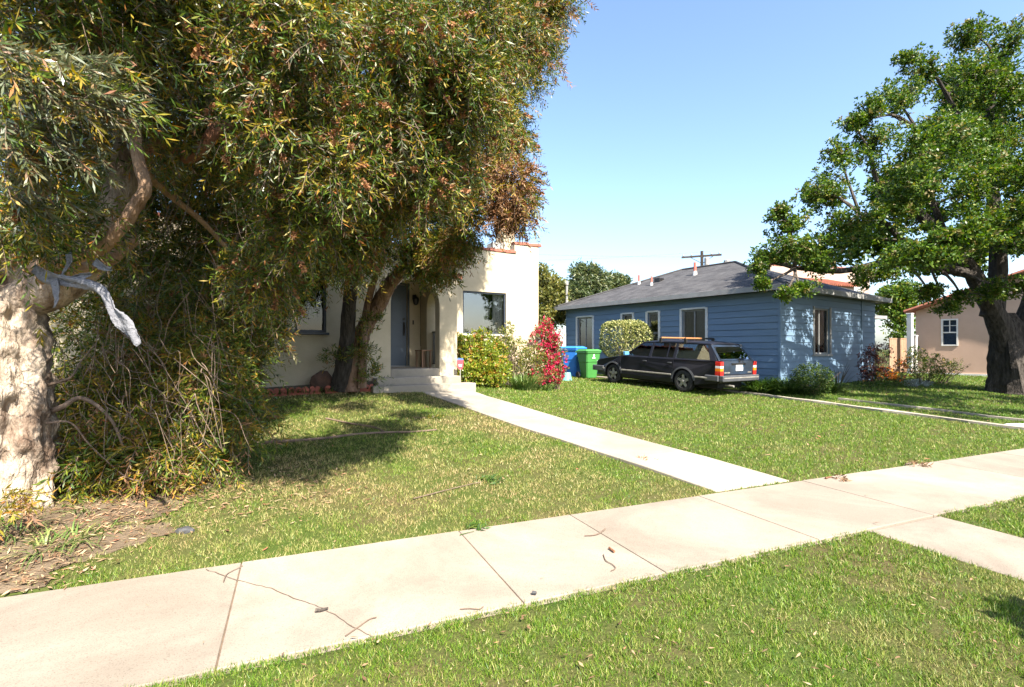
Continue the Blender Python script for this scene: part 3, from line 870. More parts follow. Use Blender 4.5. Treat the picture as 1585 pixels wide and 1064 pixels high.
# ------------------------------------------------------------------ station wagon
M['carpaint'] = mat('dark_navy_paint', (0.008, 0.009, 0.014), 0.38, (0.014, 0.014, 0.018), 2.5, 8, 0.0, spec=0.22, coat=0.06)
M['carback'] = mat('blue_reflection_tailgate', (0.022, 0.036, 0.062), 0.3, (0.014, 0.018, 0.026), 2.0, 8, spec=0.5, coat=0.4)  # navy body paint tinted blue: a bluish reflection put into the colour
M['trimgrey'] = mat('car_trim', (0.06, 0.062, 0.068), 0.5, (0.045, 0.046, 0.05), 6)
M['rubber'] = mat('tyre_rubber', (0.012, 0.012, 0.012), 0.85, (0.02, 0.019, 0.018), 12)
M['alloy'] = mat('dull_alloy', (0.36, 0.34, 0.30), 0.5, (0.24, 0.22, 0.19), 10, metal=0.35)
M['redlens'] = mat('red_lens', (0.55, 0.02, 0.015), 0.25, (0.42, 0.015, 0.012), 9, coat=.5)
M['amber'] = mat('amber_lens', (0.80, 0.22, 0.01), 0.25, (0.65, 0.17, 0.01), 9, coat=.5)
M['clear'] = mat('clear_lens', (0.65, 0.62, 0.6), 0.25, coat=.5)
M['beige'] = mat('beige_upholstery', (0.42, 0.33, 0.22), 0.9, (0.33, 0.25, 0.17), 6)
M['tape'] = mat('blue_tape', (0.10, 0.30, 0.50), 0.5, (0.07, 0.22, 0.40), 9)
M['wood2'] = mat('orange_wood_bar', (0.34, 0.15, 0.05), 0.6, (0.24, 0.10, 0.035), 4, stretch=(1, 6, 6))
M['plate'] = mat('white_plate', (0.78, 0.78, 0.76), 0.5)

fw = Vector((-0.552, 0.834))
lf = Vector((-0.834, -0.552))
cc = Vector((4.80, 16.16))
def carpt(x, y): return cc + fw * x + lf * y
zr = g(*carpt(-1.385, 0.5)); zf = g(*carpt(1.385, 0.5))
pitchc = math.atan2(zf - zr, 2.77)
CAR = empty('station_wagon', (cc.x, cc.y, (zr + zf) / 2 + .012), label='dark navy station wagon with roof rack parked on the driveway by the blue house', cat='car',
            rot=(Matrix.Rotation(math.atan2(fw.y, fw.x), 4, 'Z') @ Matrix.Rotation(-pitchc, 4, 'Y')).to_euler())
HW = 0.865; AX = 1.385; AR = 0.365; AZ = 0.30
def arcpts(cx, r, z, z0, n=12):
    a0 = math.asin((z0 - z) / r)
    return [(cx + r * math.cos(a), z + r * math.sin(a)) for a in np.linspace(a0, math.pi - a0, n)]
# lower body side outline, walking from rear sill forward along the bottom then back along the top
bot = [(-2.50, 0.34)] + [(x, z) for x, z in arcpts(-AX, AR, AZ, 0.22)][::-1] + [(x, z) for x, z in arcpts(AX, AR, AZ, 0.22)][::-1] + [(2.20, 0.26)]
top = [(2.27, 0.42), (2.25, 0.66), (2.18, 0.735), (1.7, 0.82), (1.10, 0.905), (0.98, 0.925), (-0.5, 0.925), (-2.0, 0.925), (-2.47, 0.92), (-2.52, 0.80), (-2.53, 0.55)]
m = MB()
secs = [(-HW + .01, 0.0), (HW - .01, 0.0)]
outl = bot + top
n = len(outl)
bm_pts = []
def side_y(x, z, s):
    y = HW
    if z > 0.62: y -= (z - 0.62) * 0.10
    if z < 0.4: y -= (0.4 - z) * 0.18
    if x > 1.6: y -= (x - 1.6) ** 2 * 0.22
    if x < -1.9: y -= (-1.9 - x) ** 2 * 0.18
    return y * s
# densified side panel: grid between outline via triangulated n-gon is enough at this size, joined left-right
for s in (-1, 1):
    bm_pts.append([Vector((x, side_y(x, z, s), z)) for x, z in outl])
Lp, Rp = bm_pts[1], bm_pts[0]
m.add(Lp, [tuple(range(n))]); m.add(Rp, [tuple(range(n - 1, -1, -1))])
for i in range(n):
    j = (i + 1) % n
    m.add([Lp[i], Lp[j], Rp[j], Rp[i]], [(3, 2, 1, 0)])
body = m.build('body', M['carpaint'], CAR, bevel=0.018, seg=3)
# merge so that the bevel sees real edges
bmx = bmesh.new(); bmx.from_mesh(body.data); bmesh.ops.remove_doubles(bmx, verts=bmx.verts, dist=1e-5); bmesh.ops.recalc_face_normals(bmx, faces=bmx.faces); bmx.to_mesh(body.data); bmx.free()
# dark underbody and wheel wells
m = MB(); m.box(-2.3, 2.1, -.55, .55, .17, .60); m.box(-2.4, -1.0, -.78, .78, .66, .70); m.box(1.0, 1.8, -.72, .72, .66, .70)
m.build('underbody', M['dark'], CAR)
# cabin: floor, roof, pillars
def cab(s, x, z):   # side plane of the greenhouse
    return Vector((x, s * (0.815 - (z - 0.925) * 0.36), z))
m = MB()
roofo = [(0.30, 1.385), (0.10, 1.425), (-0.6, 1.455), (-1.6, 1.445), (-2.02, 1.42), (-2.13, 1.385)]
rows = []
for x, z in roofo:
    h = 0.655
    rows.append([Vector((x, y * h, z - 0.045 * abs(y) ** 3 - (.02 if abs(y) == 1 else 0))) for y in (-1, -.85, -.5, 0, .5, .85, 1)])
vs = [p for r in rows for p in r]; k = 7
fs = [(i * k + j, i * k + j + 1, (i + 1) * k + j + 1, (i + 1) * k + j) for i in range(len(rows) - 1) for j in range(k - 1)]
m.add(vs, fs)
m.build('roof', M['carpaint'], CAR, smooth=True, solid=0.03)
m = MB()
def pillar(xb0, xb1, xt0, xt1, zb=0.915, zt=1.385):
    for s in (-1, 1):
        a, b, c, d = cab(s, xb0, zb), cab(s, xb1, zb), cab(s, xt1, zt), cab(s, xt0, zt)
        m.prism([a, b, c, d], (0, -s * .035, 0))
pillar(0.97, 0.90, 0.27, 0.20)       # A
pillar(-0.06, -0.16, -0.09, -0.18)   # B
pillar(-0.98, -1.08, -0.98, -1.07)   # C
pillar(-2.22, -2.44, -2.02, -2.13)   # D
for s in (-1, 1):                    # window sills and cant rails
    m.prism([cab(s, .97, .912), cab(s, -2.45, .912), cab(s, -2.45, .945), cab(s, .93, .945)], (0, -s * .03, 0))
    m.prism([cab(s, .27, 1.36), cab(s, -2.1, 1.36), cab(s, -2.1, 1.395), cab(s, .24, 1.395)], (0, -s * .03, 0))
m.build('pillars', M['carpaint'], CAR, bevel=.008)
def pane(pts, off, name='side_window'):
    q = MB(); q.prism(pts, off); return q.build(name, M['carglass'], CAR)
for s in (-1, 1):
    o = (0, -s * .006, 0)
    ins = Vector((0, -s * .012, 0))
    for (b0, b1, t0, t1) in ((0.92, -0.06, 0.22, -0.09), (-0.16, -0.73, -0.18, -0.74), (-0.77, -0.98, -0.77, -0.98), (-1.08, -2.23, -1.07, -2.03)):
        pane([cab(s, b0, .935) + ins, cab(s, b1, .935) + ins, cab(s, t1, 1.372) + ins, cab(s, t0, 1.372) + ins], o)
    q = MB(); q.prism([cab(s, -.73, .94), cab(s, -.77, .94), cab(s, -.77, 1.37), cab(s, -.74, 1.37)], (0, -s * .03, 0)); q.build('window_divider', M['carpaint'], CAR)
pane([(0.98, -.78, .92), (0.98, .78, .92), (.28, .64, 1.38), (.28, -.64, 1.38)], (0.006, 0, 0.004), 'windscreen')
# tailgate
def tg(y, z):
    x = -2.535 + max(0, z - 0.90) * 0.86 if z > .90 else -2.535 - (.90 - z) * .0
    return Vector((x, y, z))
m = MB()
for s in (-1, 1):
    m.prism([tg(s * .81, .94), tg(s * .70, .94), tg(s * .60, 1.30), tg(s * .665, 1.36)], (0.03, 0, 0))
m.prism([tg(-.665, 1.36), tg(.665, 1.36), tg(.60, 1.30), tg(-.60, 1.30)], (.03, 0, 0))
m.prism([tg(-.81, .945), tg(.81, .945), tg(.70, .99), tg(-.70, .99)], (.03, 0, 0))
m.prism([(-2.545, -.66, .56), (-2.545, .66, .56), (-2.545, .72, .94), (-2.545, -.72, .94)], (.03, 0, 0))
tgo = m.build('tailgate', M['carback'], CAR, bevel=.008)
q = MB(); q.prism([tg(-.70, .985), tg(.70, .985), tg(.60, 1.305), tg(-.60, 1.305)], (.008, 0, 0)); q.build('rear_window', M['carglass'], tgo)
q = MB(); q.box(-2.575, -2.545, -.33, .33, .84, .875); q.build('handle', M['black'], tgo, bevel=.006)
q = MB(); q.tube([(-2.56, -.02, .93), (-2.50, -.05, .985), (-2.495, -.42, 1.0)], .012, 5); q.tube([(-2.56, -.02, .90), (-2.56, -.02, .94)], .025, 6); q.build('wiper', M['black'], tgo)
q = MB(); q.box(-2.562, -2.548, -.19, .13, .66, .815)
pl = q.build('licence_plate', M['plate'], tgo, bevel=.004)
q = MB(); q.box(-2.566, -2.5625, -.185, -.135, .77, .81); q.build('sticker', M['tape'], pl)
for aa in ((.40, .45, .50, .55, .60), (-.6, -.54, -.48)):
    q = MB()
    for a in aa: q.box(-2.556, -2.546, a, a + .04, .60, .632)
    q.build('badge', M['alloy'], tgo)
for s in (-1, 1):
    m = MB(); yi, yo = s * .70, s * .835
    ya, yb = min(yi, yo), max(yi, yo)
    for z0, z1, mi in ((.545, .655, 0), (.657, .735, 1), (.737, .80, 2), (.802, .915, 0)):
        m.box(-2.565, -2.40, ya, yb, z0, z1, mi)
    m.build('tail_light', [M['redlens'], M['amber'], M['clear']], CAR, bevel=.006)
def bumper(x0, x1, zb, zt, wrap, name):
    m = MB(); s = 1 if x1 > 0 else -1
    m.box(x0, x1, -.84, .84, zb, zt)
    for q in (-1, 1): m.box(min(x0, x0 - s * wrap), max(x0, x0 - s * wrap), min(q * .80, q * .875), max(q * .80, q * .875), zb, zt)
    bo = m.build(name, M['trimgrey'], CAR, bevel=.025, seg=3)
    t = MB(); xx = x1 + s * .004
    t.box(min(xx, xx - s * .03), max(xx, xx - s * .03), -.80, .80, zb + (zt - zb) * .55, zb + (zt - zb) * .72); t.build('bumper_strip', M['alloy'] if s < 0 else M['black'], bo)
    return bo
bumper(-2.52, -2.66, .38, .545, .42, 'rear_bumper')
bumper(2.24, 2.40, .36, .54, .40, 'front_bumper')
m = MB(); m.tube([(-2.45, .42, .27), (-2.70, .42, .26)], .028, 8); m.build('exhaust_pipe', M['alloy'], CAR)
# doors, with their gaps showing as fine lines, handles, side strips, mirror
def door(x0, x1, s, arch_c=None):
    pts = [(x0, .24), (x1, .24), (x1, .905), (x0, .905)]
    if arch_c is not None:
        arc = [(arch_c + (AR + .05) * math.cos(a), AZ + (AR + .05) * math.sin(a)) for a in np.linspace(0.02, 1.35, 8)]
        arc = [(x, z) for x, z in arc if z > .24 and x > x0]
        pts = [(arc[0][0], .24)] + [(x1, .24), (x1, .905), (x0, .905), (x0, arc[-1][1] + .02)] + arc[::-1]
    q = MB(); q.prism([(x, side_y(x, z, s) + s * .001, z) for x, z in pts], (0, s * .009, 0))
    d = q.build('door', M['carpaint'], CAR, bevel=.006)
    h = MB(); hx = x0 + .13; ya, yb = sorted((side_y(hx, .80, s) + s * .01, side_y(hx, .80, s) + s * .035)); h.box(hx - .07, hx + .07, ya, yb, .785, .82); h.build('handle', M['trimgrey'], d, bevel=.008)
    return d
for s in (-1, 1):
    door(-0.10, 0.955, s); door(-1.04, -0.115, s, -AX)
    for (x0, x1) in ((1.78, 2.2), (-.98, .98), (-2.45, -1.79)):
        m = MB()
        for i in range(6):
            a = x0 + (x1 - x0) * i / 6; b = x0 + (x1 - x0) * (i + 1) / 6
            ya, yb = side_y(a, .46, s) + s * .010, side_y(b, .46, s) + s * .010
            m.add([(a, ya, .44), (b, yb, .44), (b, yb, .485), (a, ya, .485), (a, ya + s * .016, .447), (b, yb + s * .016, .447), (b, yb + s * .016, .478), (a, ya + s * .016, .478)],
                  [(4, 5, 6, 7), (0, 1, 5, 4), (2, 3, 7, 6), (0, 4, 7, 3), (1, 2, 6, 5)])
        m.build('side_strip', M['alloy'], CAR)
    for c in (-AX, AX):
        m = MB()
        a = np.linspace(.12, math.pi - .12, 16)
        pi_ = [Vector((c + (AR) * math.cos(t), side_y(c, .5, s) + s * .012, AZ + AR * math.sin(t))) for t in a]
        po = [Vector((c + (AR + .05) * math.cos(t), side_y(c, .5, s) + s * .004, AZ + (AR + .05) * math.sin(t))) for t in a]
        for i in range(15): m.add([pi_[i], pi_[i + 1], po[i + 1], po[i]], [(0, 1, 2, 3)])
        m.build('arch_trim', M['trimgrey'], CAR, solid=.012)
    m = MB(); y0 = s * .84
    m.box(.70, .80, min(y0, y0 + s * .18), max(y0, y0 + s * .18), .945, 1.06)
    m.box(.72, .78, min(s * .80, y0), max(s * .80, y0), .95, 1.0)
    m.build('mirror', M['tape'] if s > 0 else M['carpaint'], CAR, bevel=.02)
m = MB()
for z in (.50, .56, .62): m.box(2.235, 2.285, -.34, .34, z, z + .035)
m.build('grille', M['black'], CAR)
for s in (-1, 1):
    m = MB(); m.box(2.20, 2.275, min(s * .38, s * .76), max(s * .38, s * .76), .545, .685); m.build('headlight', M['clear'], CAR, bevel=.01)
# wheels
def wheel(x, s, z):
    t = MB(); mx = Matrix.Rotation(R(90), 4, 'X')
    r = .312
    t.lathe([(.20, -.10), (.27, -.10), (r - .01, -.085), (r, -.06), (r, .06), (r - .01, .085), (.27, .10), (.20, .10), (.19, .06), (.19, -.06), (.20, -.10)], 28, (x, s * .76, z), mx=mx, cap=False)
    w_ = t.build('wheel', M['rubber'], CAR, smooth=False)
    q = MB(); yf = s * .845
    q.lathe([(.205, -.02), (.205, .035), (.185, .03), (.18, -.02)], 28, (x, yf - s * .02, z), mx=mx, mi=0, cap=False)
    ro = q.build('rim', M['alloy'], w_)
    q = MB(); q.lathe([(.19, -.01), (.19, .0), (0, .0)], 20, (x, s * .80, z), mx=mx); q.build('rim_back', M['dark'], w_)
    q = MB()
    for k in range(5):
        a = 2 * math.pi * k / 5 + .3
        c, sn = math.cos(a), math.sin(a)
        def pp(rr, tt): return (x + rr * c - tt * sn, yf, z + rr * sn + tt * c)
        q.prism([pp(.0, -.055), pp(.19, -.03), pp(.19, .03), pp(.0, .055)], (0, -s * .02, 0))
    q.lathe([(.05, -.012), (.045, .016), (0, .02)], 14, (x, yf, z), mx=Matrix.Rotation(R(90 if s < 0 else -90), 4, 'X'))
    q.build('spokes', M['alloy'], w_)
for x in (-AX, AX):
    for s in (-1, 1): wheel(x, s, .305)
# seats and things inside
def seat(x, y, w, name='seat'):
    m = MB(); m.box(x - .05, x + .5, y - w / 2, y + w / 2, .60, .80)
    m.prism([(x - .02, y - w / 2, .78), (x - .14, y - w / 2, .78), (x - .24, y - w / 2, 1.14), (x - .14, y - w / 2, 1.16)], (0, w, 0))
    m.build(name, M['beige'], CAR, bevel=.03)
seat(.0, .37, .5); seat(.0, -.37, .5); seat(-.98, 0, 1.3, 'rear_seat')
for y, x0, x1, z0, z1 in ((.37, -.27, -.17, 1.18, 1.32), (-.37, -.27, -.17, 1.18, 1.32), (.4, -1.24, -1.15, 1.16, 1.27), (-.4, -1.24, -1.15, 1.16, 1.27)):
    m = MB(); m.box(x0, x1, y - .14, y + .14, z0, z1); m.build('headrest', M['beige'], CAR, bevel=.03)
m = MB(); m.box(-2.35, 1.05, -.76, .76, .56, .60); m.box(.75, 1.0, -.7, .7, .80, .93); m.build('cabin_floor', M['dark'], CAR)
m = MB(); m.tube([(.62 + .06 * math.cos(a), .37 + .19 * math.sin(a), .96 + .17 * math.cos(a)) for a in np.linspace(0, 6.283, 17)], .016, 6, cap=False); m.build('steering_wheel', M['black'], CAR)
# roof rack with padded bars
m = MB()
for x in (-.38, -1.28):
    for s in (-1, 1):
        m.box(x - .04, x + .04, min(s * .60, s * .67), max(s * .60, s * .67), 1.36, 1.50)
    m.tube([(x, -.70, 1.515), (x, .70, 1.515)], .018, 6)
rk = m.build('roof_rack', M['black'], CAR, bevel=.006)
for x, a, b in ((-.38, -.5, .62), (-1.28, -.08, .66), (-1.28, -.66, -.3)):
    q = MB(); q.tube([(x, a, 1.52), (x, b, 1.52)], .026, 8); q.build('bar_pad', M['wood2'] if b > 0 else M['black'], rk)

# ------------------------------------------------------------------ wheeled bins and small things by the car
M['binblue'] = mat('blue_bin_plastic', (0.03, 0.19, 0.62), 0.45, (0.025, 0.16, 0.54), 3)
M['bingreen'] = mat('green_bin_plastic', (0.055, 0.22, 0.05), 0.45, (0.045, 0.185, 0.04), 3)
M['binblack'] = mat('black_bin_plastic', (0.02, 0.02, 0.021), 0.5, (0.015, 0.015, 0.015), 3)
M['emblem'] = mat('white_emblem', (0.8, 0.8, 0.78), 0.6)
def bin_(loc, rz, mt, label, name='wheeled_bin', sc_=1.0):
    """front faces local -y, hinge and handle at +y"""
    t = empty(name, loc, rz, label, 'bin', 'wheeled bins beside the blue house'); t.scale = (sc_,) * 3
    m = MB()
    def ring(z, a, b0, b1, c=.05):
        return [(-a + c, b0, z), (a - c, b0, z), (a, b0 + c, z), (a, b1 - c, z), (a - c, b1, z), (-a + c, b1, z), (-a, b1 - c, z), (-a, b0 + c, z)]
    lv = [ring(.03, .22, -.24, .22), ring(.60, .272, -.31, .29), ring(.62, .285, -.325, .30), ring(.93, .30, -.365, .34), ring(.94, .325, -.39, .37), ring(.985, .325, -.39, .37)]
    vs = [p for r in lv for p in r]; k = 8
    fs = [(i * k + j, i * k + (j + 1) % k, (i + 1) * k + (j + 1) % k, (i + 1) * k + j) for i in range(len(lv) - 1) for j in range(k)]
    fs += [tuple(range(k - 1, -1, -1)), tuple(range((len(lv) - 1) * k, len(lv) * k))]
    m.add(vs, fs); m.build('body', mt, t, bevel=.012)
    m = MB()
    lv = [ring(.99, .335, -.41, .40), ring(1.03, .34, -.415, .40), ring(1.085, .26, -.30, .30)]
    vs = [p for r in lv for p in r]
    m.add(vs, [(i * k + j, i * k + (j + 1) % k, (i + 1) * k + (j + 1) % k, (i + 1) * k + j) for i in range(2) for j in range(k)] + [tuple(range(7, -1, -1)), tuple(range(16, 24))])
    m.build('lid', mt, t, bevel=.012)
    m = MB()
    for q in (-.2, 0, .2): m.box(q - .02, q + .02, .36, .47, .80, .98)
    m.tube([(-.3, .46, .97), (.3, .46, .97)], .02, 8); m.build('handle', mt, t)
    for s in (-1, 1):
        m = MB(); m.lathe([(.12, -.03), (.13, 0), (.12, .03), (0, .03)], 14, (s * .30, .26, .13), mx=Matrix.Rotation(R(90), 4, 'Y')); m.build('wheel', M['rubber'], t)
    m = MB()   # white seal moulded on the front: a small figure over a wavy base
    def fy(z): return -.325 - (z - .62) * .13 - .004
    for pts in ([(-.025, .78), (.025, .78), (.035, .84), (.015, .90), (-.015, .90), (-.035, .84)], [(-.075, .755), (-.04, .745), (0, .76), (.04, .745), (.075, .755), (.06, .775), (0, .782), (-.06, .775)]):
        m.prism([(x, fy(z) - .012, z) for x, z in pts], (0, .010, 0))
    m.build('emblem', M['emblem'], t)
    return t
bin_(tuple(G(911, 19.0)), R(24), M['bingreen'], 'green wheeled bin with white emblem, nearest the front of the car')
bin_(tuple(G(886.5, 19.9)), R(50), M['binblue'], 'blue wheeled bin with white emblem beside the green bin', sc_=1.10)
bin_(tuple(G(864, 20.4)), R(40), M['binblack'], 'black wheeled bin half hidden behind the red bougainvillea')
M['teal'] = mat('teal_plastic', (0.16, 0.42, 0.36), 0.5, (0.13, 0.36, 0.31), 5)
t = empty('teal_tub', tuple(G(877.5, 17.9)), 0, 'small teal plastic tub turned upside down on the lawn by the blue bin', 'tub')
m = MB(); m.lathe([(.185, 0), (.19, .015), (.175, .03), (.13, .26), (.12, .28), (0, .285)], 20); m.build('body', M['teal'], t)
m = MB(); m.lathe([(.03, 0), (.03, .01), (0, .01)], 8, (.085, -.152, .03), mx=Matrix.Rotation(R(80), 4, 'X')); m.build('spout_hole', M['dark'], t)
m = MB(); m.lathe([(.07, 0), (.075, .05), (.06, .12), (.03, .19), (0, .2)], 7); o = m.build('white_rock', M['whitestone']); o.location = G(854, 15.2); tag(o, 'small upright white rock at the corner of the flower bed', 'rock')
for v in o.data.vertices: v.co.x += .02 * math.sin(v.co.z * 40); v.co.y *= .8
# security sign on a stake: red shield with blue top, no wording legible
t = empty('yard_sign', tuple(G(712.5, 11.95, .26)), R(8), 'small red shield yard sign with a blue top on a stake beside the steps', 'sign')
m = MB(); m.box(-.008, .008, -.004, .004, -.28, .22); m.build('stake', M['trim'], t)
M['signred'] = mat('sign_red', (0.55, 0.06, 0.08), 0.5); M['signblue'] = mat('sign_blue', (0.08, 0.16, 0.5), 0.5)
m = MB(); m.prism([(a, 0, b) for a, b in ((-.075, .42), (-.065, .25), (-.03, .20), (.03, .20), (.065, .25), (.075, .42))], (0, .008, 0)); m.build('panel', M['signred'], t)
m = MB(); m.prism([(a, -.001, b) for a, b in ((-.075, .422), (.075, .422), (.06, .465), (-.06, .465))], (0, .009, 0)); m.build('panel_top', M['signblue'], t)
m = MB(); m.prism([(a, -.004, b) for a, b in ((-.03, .27), (.03, .27), (.04, .32), (-.04, .32))], (0, .003, 0)); m.build('panel_mark', M['emblem'], t)
# wooden stool on the porch
ph = CH.matrix_world
def chp(x, y, z): 
    c, s = math.cos(R(31)), math.sin(R(31)); return (-1.313 + c * x - s * y, 12.2 + s * x + c * y, z)
t = empty('wooden_stool', chp(-.56, .75, PF), R(31), 'low wooden stool on the porch beside the black railing', 'stool')
m = MB(); m.box(-.13, .13, -.24, .24, .40, .43); m.build('seat', M['wood'], t, bevel=.006)
for a in (-1, 1):
    for b in (-1, 1):
        m = MB(); m.box(a * .10 - .018, a * .10 + .018, b * .2 - .018, b * .2 + .018, 0.001, .398); m.build('leg', M['wood'], t)
# scalloped red edging along the bed
ea, eb = (-4.95, 9.42), (-2.80, 10.62)
elen = math.hypot(eb[0] - ea[0], eb[1] - ea[1]); eang = math.atan2(eb[1] - ea[1], eb[0] - ea[0])
elabels = ['deep red scalloped edging brick at the shaded left end of the bed, %s' % s for s in ('half under drooping leaves',)]
lab = {0: 'dark red scalloped edging brick half under the drooping leaves', 1: 'red scalloped edging brick second from the drooping leaves', 2: 'sunlit red scalloped edging brick in the middle of the bed edge',
       3: 'tilted red scalloped edging brick standing below the window', 4: 'low sunken red scalloped edging brick in front of the grey trunk', 5: 'red scalloped edging brick right of the grey trunk',
       6: 'red scalloped edging brick last before the front steps'}
spans = [(0.0, .36, 3), (.37, .73, 3), (.75, 1.13, 3), (1.14, 1.34, 2), (1.43, 1.68, 2), (1.76, 2.06, 3), (2.10, 2.40, 3)]
for i, (a, b, n_) in enumerate(spans):
    m = MB(); L_ = b - a; pts = [(0, -.06), (L_, -.06)]
    for k in range(n_):
        c = L_ * (n_ - 1 - k + .5) / n_; r = L_ / n_ / 2
        pts += [(c + r * math.cos(q), .085 + .055 * math.sin(q)) for q in np.linspace(0, math.pi, 7)[(0 if k == 0 else 1):]]
    m.prism([(x, 0, z) for x, z in pts], (0, .05, 0))
    o = m.build('edging_brick', M['edging'], bevel=.008)
    tt = a / elen; x = ea[0] + (eb[0] - ea[0]) * tt; y = ea[1] + (eb[1] - ea[1]) * tt
    o.location = (x, y, g(x, y) + .02); o.rotation_euler = (R(random.uniform(-8, 4)), R(random.uniform(-3, 3)), eang + R(random.uniform(-4, 4)))
    tag(o, lab[i], 'edging', 'scalloped red edging along the flower bed')
# raised soil of the bed behind the edging
m = MB(); bed = [(-5.1, 9.5), (-2.84, 10.66), (-3.3, 11.4), (-8.2, 8.7), (-8.0, 7.9)]
gx = 14
vs = []; 
for i in range(gx + 1):
    for j in range(5):
        p = lerp2(lerp2((-8.0, 7.86), (-2.84, 10.66), i / gx), lerp2((-8.6, 8.35), (-3.05, 11.15), i / gx), j / 4)
        vs.append((p[0], p[1], g(*p) + .05 + .05 * j / 4 + .02 * random.random()))
m.add(vs, [(i * 5 + j, (i + 1) * 5 + j, (i + 1) * 5 + j + 1, i * 5 + j + 1) for i in range(gx) for j in range(4)])
tag(m.build('bed_soil', mat('bed_soil', (0.10, 0.07, 0.045), .95, (0.05, 0.035, 0.022), 5, 8, .8, 40), smooth=True), kind='structure')
# dark river stone on the left lawn, white flat stone on the driveway
def rock(name, loc, s, mt, label, cat='rock', sub=2):
    bm = bmesh.new(); bmesh.ops.create_icosphere(bm, subdivisions=sub, radius=1)
    for v in bm.verts:
        k = 1 + .18 * math.sin(v.co.x * 3 + loc[0] * 5) * math.cos(v.co.y * 4) + .08 * math.sin(v.co.z * 9 + v.co.x * 7)
        v.co = Vector((v.co.x * s[0], v.co.y * s[1], v.co.z * s[2])) * k
    me = bpy.data.meshes.new(name); bm.to_mesh(me); bm.free(); me.materials.append(mt)
    o = bpy.data.objects.new(name, me); COL.objects.link(o); o.location = loc
    return tag(o, label, cat)
rock('dark_stone', G(286, 4.25, .01), (.075, .05, .03), M['stone'], 'small dark flat stone lying on the patchy left lawn')
rock('flat_white_stone', G(1574, 10.1, .03), (.26, .12, .04), M['whitestone'], 'flat white stone lying on the driveway grass at the right edge')
rock('round_pot_stone', G(497, 10.3, .2), (.22, .2, .24), mat('rusty_brown', (.10, .05, .03), .9, (.05, .03, .02), 7), 'rusty brown rounded rock beside the grey trunk under the window')
# torn cloth strip caught in the branches
M['cloth'] = mat('shade_toned_white_cloth', (0.20, 0.20, 0.212), 0.95, (0.135, 0.135, 0.148), 14, 6, 0.9, 38, bdist=0.02, spec=.1)  # white cloth toned down to grey, the shade it hangs in put into colour
def cloth(m, pts, wds, d):
    vs = []; q = []
    for i in range(len(pts) - 1):
        for k in range(5):
            t = k / 5; q.append((tuple(pts[i][j] + (pts[i + 1][j] - pts[i][j]) * t for j in range(3)), wds[i] + (wds[i + 1] - wds[i]) * t))
    q.append((pts[-1], wds[-1])); C5 = (-1, -.6, -.15, .3, .7, 1)
    for i, (p_, wd) in enumerate(q):
        p = P(*p_); a = P(*q[max(i - 5, 0)][0]); b = P(*q[min(i + 5, len(q) - 1)][0])
        t = (b - a).normalized(); s_ = t.cross(Vector((0.25, 1, 0.1))).normalized() * wd / 2
        e0, e1 = 1 + .16 * math.sin(i * .33 + 1) + random.uniform(-.09, .09), 1 + .18 * math.sin(i * .27 + 2) + random.uniform(-.09, .09)
        for c in C5:
            f = .012 * math.sin(i * .22 + c * 3) + .006 * math.sin(i * .1 - c * 7) + random.uniform(-.0015, .0015)
            vs.append(p + s_ * c * (e0 if c < 0 else e1) + Vector((0, f, f * .4)))
    k = len(C5)
    m.add(vs, [(k * i + j, k * i + j + 1, k * i + k + j + 1, k * i + k + j) for i in range(len(q) - 1) for j in range(k - 1)])
m = MB()
c0 = [(52, 416, 3.65), (70, 427, 3.62), (92, 433, 3.6), (120, 438, 3.6), (146, 445, 3.6), (158, 453, 3.58), (168, 466, 3.57), (176, 480, 3.56), (186, 492, 3.55), (195, 505, 3.54), (203, 517, 3.53), (211, 527, 3.52), (216, 534, 3.52)]
cloth(m, c0, [.06, .10, .10, .085, .06, .065, .085, .075, .11, .12, .10, .08, .04], 3.6)
cloth(m, [(84, 434, 3.59), (88, 448, 3.58), (89, 462, 3.57), (84, 476, 3.57)], [.05, .07, .06, .02], 3.6)
cloth(m, [(106, 392, 3.64), (109, 405, 3.63), (104, 414, 3.62), (96, 424, 3.61)], [.03, .05, .04, .03], 3.6)
cloth(m, [(112, 434, 3.61), (128, 428, 3.62), (141, 424, 3.63)], [.05, .05, .03], 3.6)
cloth(m, [(146, 405, 3.62), (156, 411, 3.61), (166, 416, 3.6), (173, 417, 3.6)], [.05, .06, .045, .03], 3.6)
tag(m.build('torn_cloth', M['cloth'], smooth=True, solid=.003), 'torn strip of white cloth snagged on the lower branches', 'cloth')
# ------------------------------------------------------------------ vegetation
GA = 2.39996
def perp(T):
    a = nrm(np.cross(T, np.array([0.31, 0.17, 0.93]) + 0 * T)); return a, np.cross(T, a)
def sprigs(Lv, S, T, ln, nl, LL, LW, droop=0.25, mi=0, stem_mi=1, spread=0.75, jl=0.35):
    m = len(S)
    ln = np.broadcast_to(ln, (m,)) * rng.uniform(.7, 1.25, m); ph = rng.uniform(0, 6.28, m); a, b = perp(T)
    def at(t): return S + T * (ln * t)[:, None] + np.stack([0 * t * ln, 0 * ln, -droop * ln * t * t], -1)
    if stem_mi is not None:
        ts = [0.0, 0.5, 1.0]
        for t0, t1 in zip(ts[:-1], ts[1:]): Lv.ribbons(at(np.full(m, t0)), at(np.full(m, t1)), 0.005, stem_mi)
    mi = np.broadcast_to(np.asarray(mi), (m,))
    for k in range(nl):
        t = (k + .5) / nl * .95 + .06 + rng.uniform(-.02, .02, m)
        tan = nrm(T + np.array([0, 0, -2 * droop])[None] * t[:, None])
        an = ph + k * GA
        rad = a * np.cos(an)[:, None] + b * np.sin(an)[:, None]
        D = nrm(tan * rng.uniform(.55, 1.0, m)[:, None] + rad * spread + rng.normal(size=(m, 3)) * .12)
        Lv.blades(at(t), D, LL * rng.uniform(1 - jl, 1 + jl, m), LW * rng.uniform(.8, 1.2, m), mi, .5)
